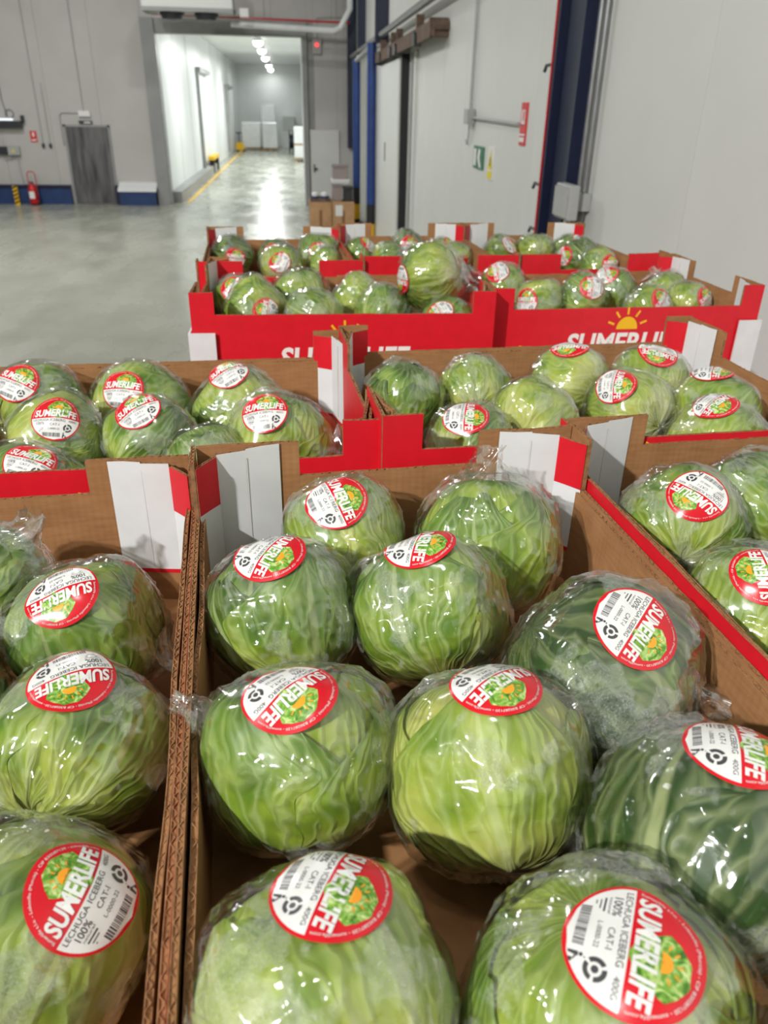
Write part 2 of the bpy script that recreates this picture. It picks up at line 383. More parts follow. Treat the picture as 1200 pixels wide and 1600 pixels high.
# white service door right of the gate
d2 = MB(); kb(d2, (.35, YF - .03, .0), (.83, YF - .005, 1.16), 'panel_white'); door2 = struct('door_2', d2, 'white service door right of the gate')
s = MB(); kb(s, (.40, YF - .06, .56), (.46, YF - .03, .585), 'dark_plastic'); kb(s, (.40, YF - .05, .52), (.42, YF - .03, .64), 'dark_plastic'); s.build('handle', door2)

# sliding cold-room door on the right wall
sd = MB(); kb(sd, (1.01, 7.92, .03), (1.095, 10.25, 1.90), 'panel_white'); sdo = bevel(struct('door_3', sd, 'white insulated sliding cold-room door'), .02)
s = MB(); kb(s, (1.03, 7.865, .02), (1.10, 7.925, 1.93), 'black_paint'); s.build('gasket', sdo)
s = MB(); kb(s, (1.075, 7.35, .0), (1.10, 7.43, 1.92), 'panel_white'); kb(s, (1.085, 7.60, .0), (1.10, 7.66, 1.92), 'frame_grey'); s.build('door_jamb', sdo)
s = MB(); kb(s, (1.0, 8.9, 1.0), (1.01, 8.95, 1.18), 'frame_grey'); s.build('handle', sdo)
rail = empty('door_rail', kp((1.04, 8.0, 1.95))[0]); tag(rail, 'rusty brown overhead rail of the sliding cold-room door', 'rail')
def rel(o): return tuple(-c for c in o.location)
s = MB(); kb(s, (1.0, 5.97, 1.97), (1.095, 10.2, 2.02), 'rail_rust'); kb(s, (.98, 5.97, 1.93), (1.0, 10.2, 2.03), 'rail_rust'); s.build('track', rail, rel(rail))
for yy in (6.0, 10.1):
    s = MB(); kb(s, (.97, yy, 1.93), (1.095, yy + .07, 2.04), 'rail_rust'); s.build('end_stop', rail, rel(rail))
for yy in (6.7, 7.9, 8.3, 9.2):
    s = MB(); kb(s, (.98, yy, 2.02), (1.04, yy + .035, 2.12), 'rail_rust'); s.tube(kp((.96, yy + .02, 1.96), (1.02, yy + .02, 1.96)), .05 * K, 'dark_plastic'); s.build('hanger', rail, rel(rail))

def column(name, y0, y1, z0, z1, x0, label):
    e = empty(name, kp((XR, (y0 + y1) / 2, z0))[0]); tag(e, label, 'column')
    s = MB(); kb(s, (x0, y0 + .03, z0), (XR, y1 - .03, z1), 'navy_paint'); s.build('web', e, rel(e))
    for (a, b_) in ((y0, y0 + .03), (y1 - .03, y1)):
        s = MB(); kb(s, (x0 - .03, a, z0), (XR, b_, z1), 'navy_paint'); s.build('flange', e, rel(e))
    return e
c1 = column('steel_column', 3.08, 3.40, 0, CEIL_Z / K, 1.075, 'dark navy steel column standing against the white wall beside the crates')
s = MB(); kb(s, (1.04, 3.402, 0), (1.08, 3.410, CEIL_Z / K), 'red_enamel'); s.build('edge_strip', c1, rel(c1))
for zz in (1.04, 1.22, 1.66):
    s = MB(); s.tube(kp((1.05, 3.40, zz), (1.05, 3.50, zz), (1.05, 3.52, zz - .02)), .010, 'dark_plastic'); s.build('hook', c1, rel(c1))
column('steel_column', 13.95, 14.15, .90, CEIL_Z / K, 1.0, 'dark navy column in the far corner ending above the floor')
column('steel_column', 12.3, 12.48, 2.14, CEIL_Z / K, 1.03, 'thin navy column section rising behind the blue guard posts')
column('steel_column', 9.55, 9.75, 2.12, CEIL_Z / K, 1.0, 'navy column section rising above the sliding door rail')
# grey box and conduits by the column
bx = empty('junction_box', kp((1.02, 3.12, 1.12))[0]); tag(bx, 'grey electrical box on the wall in front of the navy column', 'electrical box')
s = MB(); kb(s, (1.0, 2.89, 1.14), (1.04, 3.05, 1.26), 'grey_plastic'); bevel(s.build('body', bx, rel(bx)), .008)
s = MB(); kb(s, (.992, 2.90, 1.15), (1.0, 3.04, 1.25), 'grey_plastic'); s.build('lid', bx, rel(bx))
s = MB(); kb(s, (1.04, 2.93, 1.17), (1.098, 3.0, 1.23), 'grey_plastic'); s.build('bracket', bx, rel(bx))
s = MB(); s.tube(kp((1.02, 2.94, 1.14), (1.02, 2.94, 1.10)), .02, 'grey_plastic'); s.build('cable_gland', bx, rel(bx))
for i, yy in enumerate((2.96, 3.02)):
    s = MB(); s.tube(kp((1.08, yy, 0), (1.08, yy, CEIL_Z / K)), .014, 'steel_grey'); o = s.build('conduit')
    tag(o, ['thin grey conduit running up the white wall, nearer of the pair by the navy column', 'thin grey conduit running up the white wall, between its twin and the navy column'][i], 'conduit', 'conduits by the navy column')
cd = empty('conduit', kp((1.08, 5.05, 1.3))[0]); tag(cd, 'grey conduit with junction and side arm above the green exit sign', 'conduit')
s = MB(); s.tube(kp((1.085, 5.08, CEIL_Z / K), (1.085, 5.08, 1.50)), .013, 'grey_plastic'); s.build('pipe', cd, rel(cd))
s = MB(); kb(s, (1.05, 5.0, 1.42), (1.096, 5.10, 1.50), 'grey_plastic'); s.build('junction', cd, rel(cd))
s = MB(); s.tube(kp((1.085, 5.02, 1.455), (1.085, 3.98, 1.44)), .012, 'grey_plastic'); s.build('arm', cd, rel(cd))
s = MB(); s.tube(kp(*[(1.085, 5.14 + .05 * math.cos(a), 1.40 + .09 * math.sin(a)) for a in np.linspace(1.2, 5.4, 12)]), .008, 'grey_plastic', n=6); s.build('cable_loop', cd, rel(cd))
# signs on the right wall
def sign(name, y0, y1, z0, z1, mat, label, xx=1.094):
    e = empty(name, kp((xx, (y0 + y1) / 2, z0))[0]); tag(e, label, 'sign')
    s = MB(); kb(s, (xx, y0, z0), (XR, y1, z1), mat); s.build('plate', e, rel(e)); return e
def mark(e, pts, mat, xx=1.0925):
    s = MB(); s.poly([(K * a, K * b_) for a, b_ in pts], (K * xx, 0, 0), (0, 1, 0), (0, 0, 1), (-1, 0, 0), .001, mat); s.build('pictogram', e, rel(e))
def rect(a, b_, c, d): return [(a, b_), (c, b_), (c, d), (a, d)]
e = sign('fire_sign', 3.88, 3.98, 1.35, 1.53, 'sign_red', 'tall narrow red and white fire equipment sign on the right wall')
mark(e, rect(3.90, 1.44, 3.96, 1.50), 'sign_white'); mark(e, rect(3.885, 1.392, 3.975, 1.40), 'sign_white'); mark(e, rect(3.89, 1.365, 3.97, 1.385), 'sign_white'); mark(e, rect(3.915, 1.455, 3.935, 1.495), 'sign_red', 1.0915)
e = sign('exit_sign', 4.70, 4.96, 1.19, 1.31, 'sign_green', 'green emergency exit sign with running figure on the right wall')
mark(e, [(4.74, 1.20), (4.79, 1.20), (4.85, 1.25), (4.82, 1.30), (4.77, 1.29), (4.79, 1.25)], 'sign_white'); mark(e, rect(4.88, 1.205, 4.94, 1.295), 'sign_white')
e = sign('warning_sign', 4.46, 4.58, 1.155, 1.32, 'sign_white', 'white sign with yellow warning triangle and yellow text bar')
mark(e, [(4.47, 1.21), (4.57, 1.21), (4.52, 1.305)], 'sign_yellow'); mark(e, rect(4.47, 1.16, 4.57, 1.20), 'sign_yellow'); mark(e, [(4.51, 1.225), (4.53, 1.225), (4.525, 1.27), (4.515, 1.27)], 'black_paint', 1.0915)
# long pipe along the right wall
s = MB(); s.tube(kp((1.02, 1.0, 2.17), (1.02, 13.9, 2.20)), .045, 'steel_grey'); tag(s.build('wall_pipe'), 'long grey pipe running along the right wall above the sliding door', 'pipe')
# blue guard posts with a top beam
def guard(x, y, label, hz):
    e = empty('guard_post', kp((x, y, 0))[0]); tag(e, label, 'post', 'blue guard posts')
    for nm, z0, z1, m_ in (('foot', 0, .05, 'black_paint'), ('yellow_band', .05, .25, 'yellow_paint'), ('black_band', .25, .47, 'black_paint'), ('shaft', .47, hz, 'blue_paint')):
        s = MB(); s.lathe([(.078, K * z0), (.078, K * z1)], (0, 0, 0), m_, 20); s.smooth = False; s.build(nm, e)
    s = MB(); s.box((-.13, -.13, 0), (.13, .13, .012), 'black_paint'); s.build('base_plate', e)
guard(.95, 9.83, 'blue guard post with black and yellow foot, the one nearer the crates', 2.13)
guard(.95, 12.0, 'blue guard post with black and yellow foot, the one nearer the gate', 2.08)
s = MB(); s.tube(kp((.95, 9.9, 2.10), (.95, 11.94, 2.06)), .05, 'frame_grey'); tag(s.build('guard_beam'), 'pale grey beam joining the tops of the two blue guard posts', 'beam')
# corrugated pipes and cooler over the gate
s = MB(); s.tube(kp((-1.95, 13.7, 2.67), (.98, 13.7, 2.63)), .022, 'red_enamel'); [s.tube(kp((hx, 13.7, 2.65), (hx, 13.7, CEIL_Z / K)), .008, 'steel_grey', n=6) for hx in (-1.6, -.3, .7)]; tag(s.build('red_pipe'), 'thin red pipe running above the gate frame', 'pipe')
s = MB(); s.tube(kp((-.78, 13.4, 2.55), (.72, 13.4, 2.50), (.82, 13.4, 2.54), (.96, 13.4, 2.78), (.98, 13.4, 4.5)), .065, 'wrapped_white'); tag(s.build('insulated_pipe'), 'pale insulated pipe above the gate bending upwards at the right', 'pipe')
ev = empty('ceiling_cooler', kp((-1.3, 12.9, 2.6))[0]); tag(ev, 'white ceiling cooler unit with two fans hanging before the gate', 'cooler')
s = MB(); kb(s, (-1.93, 12.7, 2.66), (-.70, 13.2, 3.0), 'panel_white'); bevel(s.build('housing', ev, rel(ev)), .02)
s = MB(); kb(s, (-1.93, 12.68, 2.62), (-.70, 13.2, 2.66), 'frame_grey'); s.build('drip_tray', ev, rel(ev))
for fx in (-1.55, -1.08):
    s = MB(); s.lathe([(.25, 0), (.25, -.03), (.20, -.12), (.06, -.15)], (K * fx, K * 12.9, K * 2.62), 'dark_plastic', 20); s.build('fan', ev, rel(ev))
s = MB(); kb(s, (-.62, 12.9, 2.60), (-.50, 13.05, 2.70), 'sign_white'); kb(s, (-.70, 12.95, 2.64), (-.62, 13.0, 2.68), 'steel_grey'); s.build('connection_box', ev, rel(ev))
al = empty('alarm_beacon', kp((.5, YF, 2.2))[0]); tag(al, 'grey alarm box with glowing red light above the white service door', 'alarm')
s = MB(); kb(s, (.42, YF - .07, 2.24), (.56, YF - .02, 2.44), 'grey_plastic'); s.build('body', al, rel(al))
s = MB(); s.lathe([(.035, 0), (.035, -.05), (.01, -.06)], (K * .49, K * (YF - .06), K * 2.36), 'red_led', 12, 'y'); s.build('light', al, rel(al))
s = MB(); s.tube(kp((.50, YF - .02, 2.44), (.50, YF - .02, 2.72), (.95, YF - .02, 2.74)), .012, 'grey_plastic', n=6); s.build('conduit', al, rel(al))
# things on the left part of the far wall
def fcond(pts, label, r=.013):
    s = MB(); s.tube(kp(*pts), r, 'grey_plastic', n=8); return tag(s.build('conduit'), label, 'conduit')
e = fcond([(-3.93, YF - .01, CEIL_Z / K), (-3.93, YF - .01, .88)], 'thin vertical conduit on the far wall, just right of the small red sign')
s = MB(); kb(s, (-3.95, YF - .03, .84), (-3.91, YF, .90), 'dark_plastic'); s.build('socket', e)
e = fcond([(-3.82, YF - .01, 1.75), (-3.82, YF - .01, .88)], 'short vertical conduit on the far wall, second from the small red sign')
s = MB(); kb(s, (-3.84, YF - .03, .84), (-3.80, YF, .90), 'dark_plastic'); s.build('socket', e)
e = fcond([(-3.23, YF - .01, CEIL_Z / K), (-3.23, YF - .01, 1.37)], 'tall conduit dropping to the box above the dark door')
s = MB(); kb(s, (-3.31, YF - .04, 1.30), (-3.13, YF - .003, 1.38), 'sign_white'); s.build('junction', e)
s = MB(); s.tube(kp((-3.31, YF - .015, 1.35), (-3.56, YF - .015, 1.35), (-3.61, YF - .015, 1.31), (-3.61, YF - .015, .88)), .014, 'grey_plastic', n=8); s.build('elbow_pipe', e)
lu = empty('emergency_light', kp((-3.22, YF, 1.21))[0]); tag(lu, 'small emergency light fixed above the dark strip door', 'light')
s = MB(); kb(s, (-3.32, YF - .04, 1.20), (-3.12, YF, 1.24), 'dark_plastic'); s.build('body', lu, rel(lu))
s = MB(); kb(s, (-3.24, YF - .045, 1.205), (-3.14, YF - .04, 1.225), 'sign_white'); s.build('diffuser', lu, rel(lu))
si = empty('fire_sign', kp((-4.06, YF, .92))[0]); tag(si, 'small red square sign above the extinguisher', 'sign')
s = MB(); kb(s, (-4.11, YF - .01, .92), (-4.01, YF, 1.08), 'sign_red'); s.build('plate', si, rel(si))
s = MB(); kb(s, (-4.075, YF - .012, 1.0), (-4.045, YF - .01, 1.06), 'sign_white'); kb(s, (-4.095, YF - .012, .94), (-4.025, YF - .01, .96), 'sign_white'); s.build('pictogram', si, rel(si))
uvl = empty('insect_lamp', kp((-4.4, YF, 1.12))[0]); tag(uvl, 'dark insect lamp box with bluish tubes mounted at far left', 'lamp')
s = MB(); kb(s, (-4.75, YF - .10, 1.12), (-4.19, YF, 1.22), 'dark_plastic'); kb(s, (-4.20, YF - .06, 1.20), (-4.15, YF - .02, 1.30), 'dark_plastic'); s.build('housing', uvl, rel(uvl))
s = MB(); s.tube(kp((-4.72, YF - .11, 1.24), (-4.30, YF - .11, 1.24)), .02, 'tube_glow', n=8); s.build('tube', uvl, rel(uvl))
s = MB(); s.tube(kp(*[(-4.36 + .06 * math.cos(a), YF - .03, 1.32 + .06 * math.sin(a)) for a in np.linspace(-1.2, 4.0, 12)], (-4.44, YF - .02, 1.5), (-4.5, YF - .02, CEIL_Z / K)), .008, 'dark_plastic', n=6); s.build('cable', uvl, rel(uvl))
eb = empty('switch_box', kp((-4.45, YF, .7))[0]); tag(eb, 'grey switch box with yellow warning triangle above the striped post', 'electrical box')
s = MB(); kb(s, (-4.48, YF - .08, .73), (-4.30, YF, .86), 'grey_plastic'); bevel(s.build('body', eb, rel(eb)), .01)
s = MB(); kb(s, (-4.75, YF - .07, .74), (-4.49, YF, .85), 'dark_plastic'); s.build('switch', eb, rel(eb))
s = MB(); s.poly([(-4.42 * K, .775 * K), (-4.36 * K, .775 * K), (-4.39 * K, .82 * K)], (0, K * (YF - .081), 0), (1, 0, 0), (0, 0, 1), (0, -1, 0), .002, 'sign_yellow'); s.build('triangle', eb, rel(eb))
s = MB(); s.tube(kp((-4.36, YF - .03, .73), (-4.35, YF - .03, .5), (-4.33, YF - .03, .29)), .010, 'grey_plastic', n=6); s.tube(kp((-4.6, YF - .03, .74), (-4.55, YF - .03, .66), (-4.45, YF - .03, .68), (-4.42, YF - .03, .73)), .010, 'grey_plastic', n=6); s.build('cable', eb, rel(eb))
hp = empty('striped_post', kp((-4.43, 13.98, 0))[0]); tag(hp, 'short post with yellow and black diagonal stripes', 'post')
s = MB(); s.box((-.055, -.03, 0), (.055, .03, .43), 'yellow_paint'); s.build('shaft', hp)
for i in range(5):
    z = .02 + i * .085; s = MB(); s.poly([(-.055, z), (.055, z + .05), (.055, z + .09), (-.055, z + .04)], (0, -.03, 0), (1, 0, 0), (0, 0, 1), (0, -1, 0), .002, 'black_paint'); s.build('stripe', hp)
fe = empty('fire_extinguisher', kp((-4.15, 13.93, 0))[0]); tag(fe, 'red fire extinguisher on wheels standing at the blue kerb', 'extinguisher')
s = MB(); s.lathe([(.085, .03), (.10, .06), (.10, .36), (.075, .43), (.03, .46), (.03, .50)], (0, 0, 0), 'red_enamel', 18); s.smooth = True; s.build('cylinder', fe)
s = MB(); s.box((-.06, -.105, .16), (.06, -.098, .32), 'sign_white'); s.build('sticker', fe)
s = MB(); s.tube([(-.09, .09, .05), (-.09, .09, .70), (-.05, .09, .75), (.05, .09, .75), (.09, .09, .70), (.09, .09, .05)], .012, 'red_enamel', n=8); s.build('carry_frame', fe)
s = MB(); s.box((-.05, -.02, .50), (.05, .02, .53), 'dark_plastic'); s.tube([(.03, 0, .5), (.12, -.05, .42), (.12, -.06, .2)], .012, 'dark_plastic', n=8); s.build('valve', fe)
for sx in (-.10, .10):
    s = MB(); s.lathe([(.07, -.015), (.07, .015)], (sx, .09, .07), 'dark_plastic', 14, 'x'); s.build('wheel', fe)
# goods beside the guard posts
def carton(name, lo, hi, label, lab=False):
    e = empty(name, kp(((lo[0] + hi[0]) / 2, (lo[1] + hi[1]) / 2, lo[2]))[0]); tag(e, label, 'box')
    s = MB(); kb(s, lo, hi, 'box_kraft'); s.build('body', e, rel(e))
    s = MB(); xm = (lo[0] + hi[0]) / 2; kb(s, (xm - .02, lo[1] - .002, lo[2]), (xm + .02, lo[1], hi[2] - .1), 'kraft_edge'); s.build('tape', e, rel(e))
    if lab: s = MB(); kb(s, (lo[0] + .04, lo[1] - .003, hi[2] - .17), (lo[0] + .14, lo[1] - .001, hi[2] - .03), 'sign_white'); s.build('paper_label', e, rel(e))
carton('cardboard_box', (.25, 11.3, .0), (.55, 11.75, .34), 'tall plain kraft carton at the gate end of the goods by the guard posts')
carton('cardboard_box', (.56, 11.25, .0), (.86, 11.75, .34), 'kraft carton with white paper label beside the blue guard posts', True)
tr = empty('shallow_tray', kp((.4, 11.5, .34))[0]); tag(tr, 'reddish brown shallow tray lying on the plain kraft carton', 'tray')
s = MB(); kb(s, (.26, 11.32, .34), (.54, 11.7, .355), 'rail_rust'); s.build('floor_sheet', tr, rel(tr))
for a in ((.26, 11.32, .54, 11.335), (.26, 11.685, .54, 11.70), (.26, 11.335, .275, 11.685), (.525, 11.335, .54, 11.685)):
    s = MB(); kb(s, (a[0], a[1], .355), (a[2], a[3], .385), 'rail_rust'); s.build('side', tr, rel(tr))
for i, xx in enumerate((.33, .46)):
    e = empty('tape_roll', kp((xx, 11.45, .357))[0]); tag(e, ['tape roll with blue core in the tray, nearer the gate', 'tape roll with blue core in the tray, nearer the guard posts'][i], 'tape roll', 'tape rolls on the carton')
    s = MB(); s.lathe([(.035, 0), (.07, 0), (.07, .075), (.035, .075)], (0, 0, 0), 'bumper_blue', 18); s.build('core', e)
    s = MB(); s.lathe([(.035, .075), (.065, .075), (.065, .13), (.02, .15)], (0, 0, 0), 'sign_white', 18); s.build('roll', e)
def bin_(name, lo, hi, mat, label):
    e = empty(name, kp(((lo[0] + hi[0]) / 2, (lo[1] + hi[1]) / 2, lo[2]))[0]); tag(e, label, 'bin')
    s = MB(); kb(s, lo, (hi[0], hi[1], hi[2] - .02), mat); bevel(s.build('body', e, rel(e)), .01)
    s = MB(); kb(s, (lo[0] - .01, lo[1] - .01, hi[2] - .02), (hi[0] + .01, hi[1] + .01, hi[2]), mat); s.build('rim', e, rel(e))
bin_('plastic_bin', (.57, 11.4, .345), (.70, 11.7, .56), 'taupe_plastic', 'taupe plastic bin standing on the labelled carton under a white tub')
bin_('plastic_bin', (.73, 11.4, .345), (.85, 11.7, .52), 'dark_plastic', 'black plastic bin standing on the labelled carton')
bin_('plastic_tub', (.57, 11.42, .565), (.80, 11.68, .62), 'sign_white', 'flat white tub lying across the two plastic bins')
bin_('plastic_bin', (.58, 11.45, .622), (.79, 11.68, .80), 'taupe_plastic', 'upper taupe plastic bin stacked on the flat white tub')
# goods in the corridor
def wrapped(lo, hi, label, mid=None):
    e = empty('wrapped_pallet', kp(((lo[0] + hi[0]) / 2, (lo[1] + hi[1]) / 2, 0))[0]); tag(e, label, 'pallet load')
    s = MB(); kb(s, (lo[0], lo[1], .09), hi, 'wrapped_white'); bevel(s.build('load', e, rel(e)), .05, 3)
    s = MB()
    for xx in (lo[0], (lo[0] + hi[0]) / 2 - .04, hi[0] - .08): kb(s, (xx, lo[1], 0), (xx + .08, hi[1], .07), 'pallet_wood')
    kb(s, (lo[0], lo[1], .07), (hi[0], hi[1], .09), 'pallet_wood'); s.build('pallet', e, rel(e))
    if mid: s = MB(); kb(s, (lo[0] - .004, lo[1] - .004, mid), (hi[0], lo[1], mid + .05), 'pallet_wood'); s.build('band', e, rel(e))
wrapped((-1.75, 32.5, 0), (-1.05, 33.3, .95), 'white wrapped pallet load at the far end, left of the tall one')
wrapped((-.98, 32.2, 0), (-.42, 33.0, .95), 'white wrapped pallet load at the far end, right of its twin')
wrapped((-1.05, 34.0, 0), (-.50, 34.6, 1.55), 'tallest white wrapped pallet load against the corridor end wall')
wrapped((.16, 26.0, 0), (.75, 26.9, .95), 'white wrapped pallet load half hidden by the right edge of the gate', .45)
e = empty('wall_cabinet', kp((.0, 35.8, 0))[0]); tag(e, 'pale cabinet against the corridor end wall', 'cabinet')
s = MB(); kb(s, (-.25, 35.4, 0), (.25, 35.98, 1.15), 'corridor_white'); s.build('body', e, rel(e)); s = MB(); kb(s, (-.23, 35.38, .6), (.23, 35.4, 1.12), 'panel_white'); s.build('door', e, rel(e))
e = empty('cable_reel', kp((.06, 31, 0))[0]); tag(e, 'dark round reel standing near the corridor end', 'reel')
s = MB(); s.lathe([(.55, -.03), (.55, .03)], (K * .02, K * 31, .56), 'dark_plastic', 24, 'x'); s.lathe([(.55, -.03), (.55, .03)], (K * .16, K * 31, .56), 'dark_plastic', 24, 'x'); s.build('flange', e, rel(e))
s = MB(); s.lathe([(.35, K * .02), (.35, K * .16)], (0, K * 31, .56), 'black_paint', 20, 'x'); s.build('drum', e, rel(e))
e = empty('pallet_jack', kp((-1.8, 31.5, 0))[0]); tag(e, 'small yellow pallet jack parked left of the wrapped loads', 'pallet jack')
s = MB(); kb(s, (-1.93, 31.4, .06), (-1.66, 31.6, .30), 'yellow_paint'); s.build('body', e, rel(e)); s = MB(); s.tube(kp((-1.8, 31.5, .3), (-1.8, 31.3, .62)), .03, 'dark_plastic'); s.tube(kp((-1.9, 31.3, .62), (-1.7, 31.3, .62)), .03, 'dark_plastic'); s.build('handle', e, rel(e))
for sx in (-1.9, -1.69): s = MB(); kb(s, (sx, 31.6, .04), (sx + .07, 32.3, .08), 'yellow_paint'); s.tube(kp((sx, 31.45, .04), (sx + .07, 31.45, .04)), .055, 'black_paint'); s.build('fork', e, rel(e))
e = empty('guard_rail', kp((-1.9, 21.6, 0))[0]); tag(e, 'black and yellow guard rail at the corridor kerb end', 'guard rail')
for yy in (21.0, 22.3): s = MB(); kb(s, (-1.96, yy, 0), (-1.84, yy + .12, .34), 'black_paint'); s.build('post', e, rel(e))
s = MB(); kb(s, (-1.97, 20.95, .30), (-1.83, 22.45, .38), 'yellow_paint'); s.build('beam', e, rel(e))
# lamps
for i, (x, y) in enumerate(CORRIDOR_LAMPS):
    e = empty('ceiling_lamp', (x, y, 4.19)); lab = ['nearest', 'second', 'third', 'fourth', 'fifth', 'sixth', 'last'][i]
    tag(e, '%s round white lamp of the row under the corridor ceiling' % lab, 'lamp', 'corridor ceiling lamps')
    s = MB(); s.lathe([(.17, 0), (.17, .05), (.10, .12), (.03, .28)], (0, 0, 0), 'corridor_white', 20); s.build('housing', e)
    s = MB(); s.lathe([(.03, -.15), (.10, -.13), (.15, -.08), (.165, 0)], (0, 0, 0), 'lamp_glow', 20); s.build('diffuser', e)
HB = ['behind the viewer, aimed at the crates', 'left of the crates', 'halfway down the hall', 'just before the gate', 'near the insect lamp wall', 'beyond the rear crates', 'right above the near crates']
for i, (x, y, w_, rad, aim) in enumerate(LAMPS):
    e = empty('high_bay_lamp', (x, y, CEIL_Z - .50)); tag(e, 'round high-bay lamp under the hall ceiling, ' + HB[i], 'lamp', 'hall ceiling lamps')
    s = MB(); s.lathe([(rad + .02, 0), (rad, .10), (.10, .25), (.08, .35)], (0, 0, 0), 'dark_plastic', 20); s.build('housing', e)
    s = MB(); s.tube([(0, 0, .35), (0, 0, .50)], .012, 'steel_grey', n=6); s.build('hanger', e)
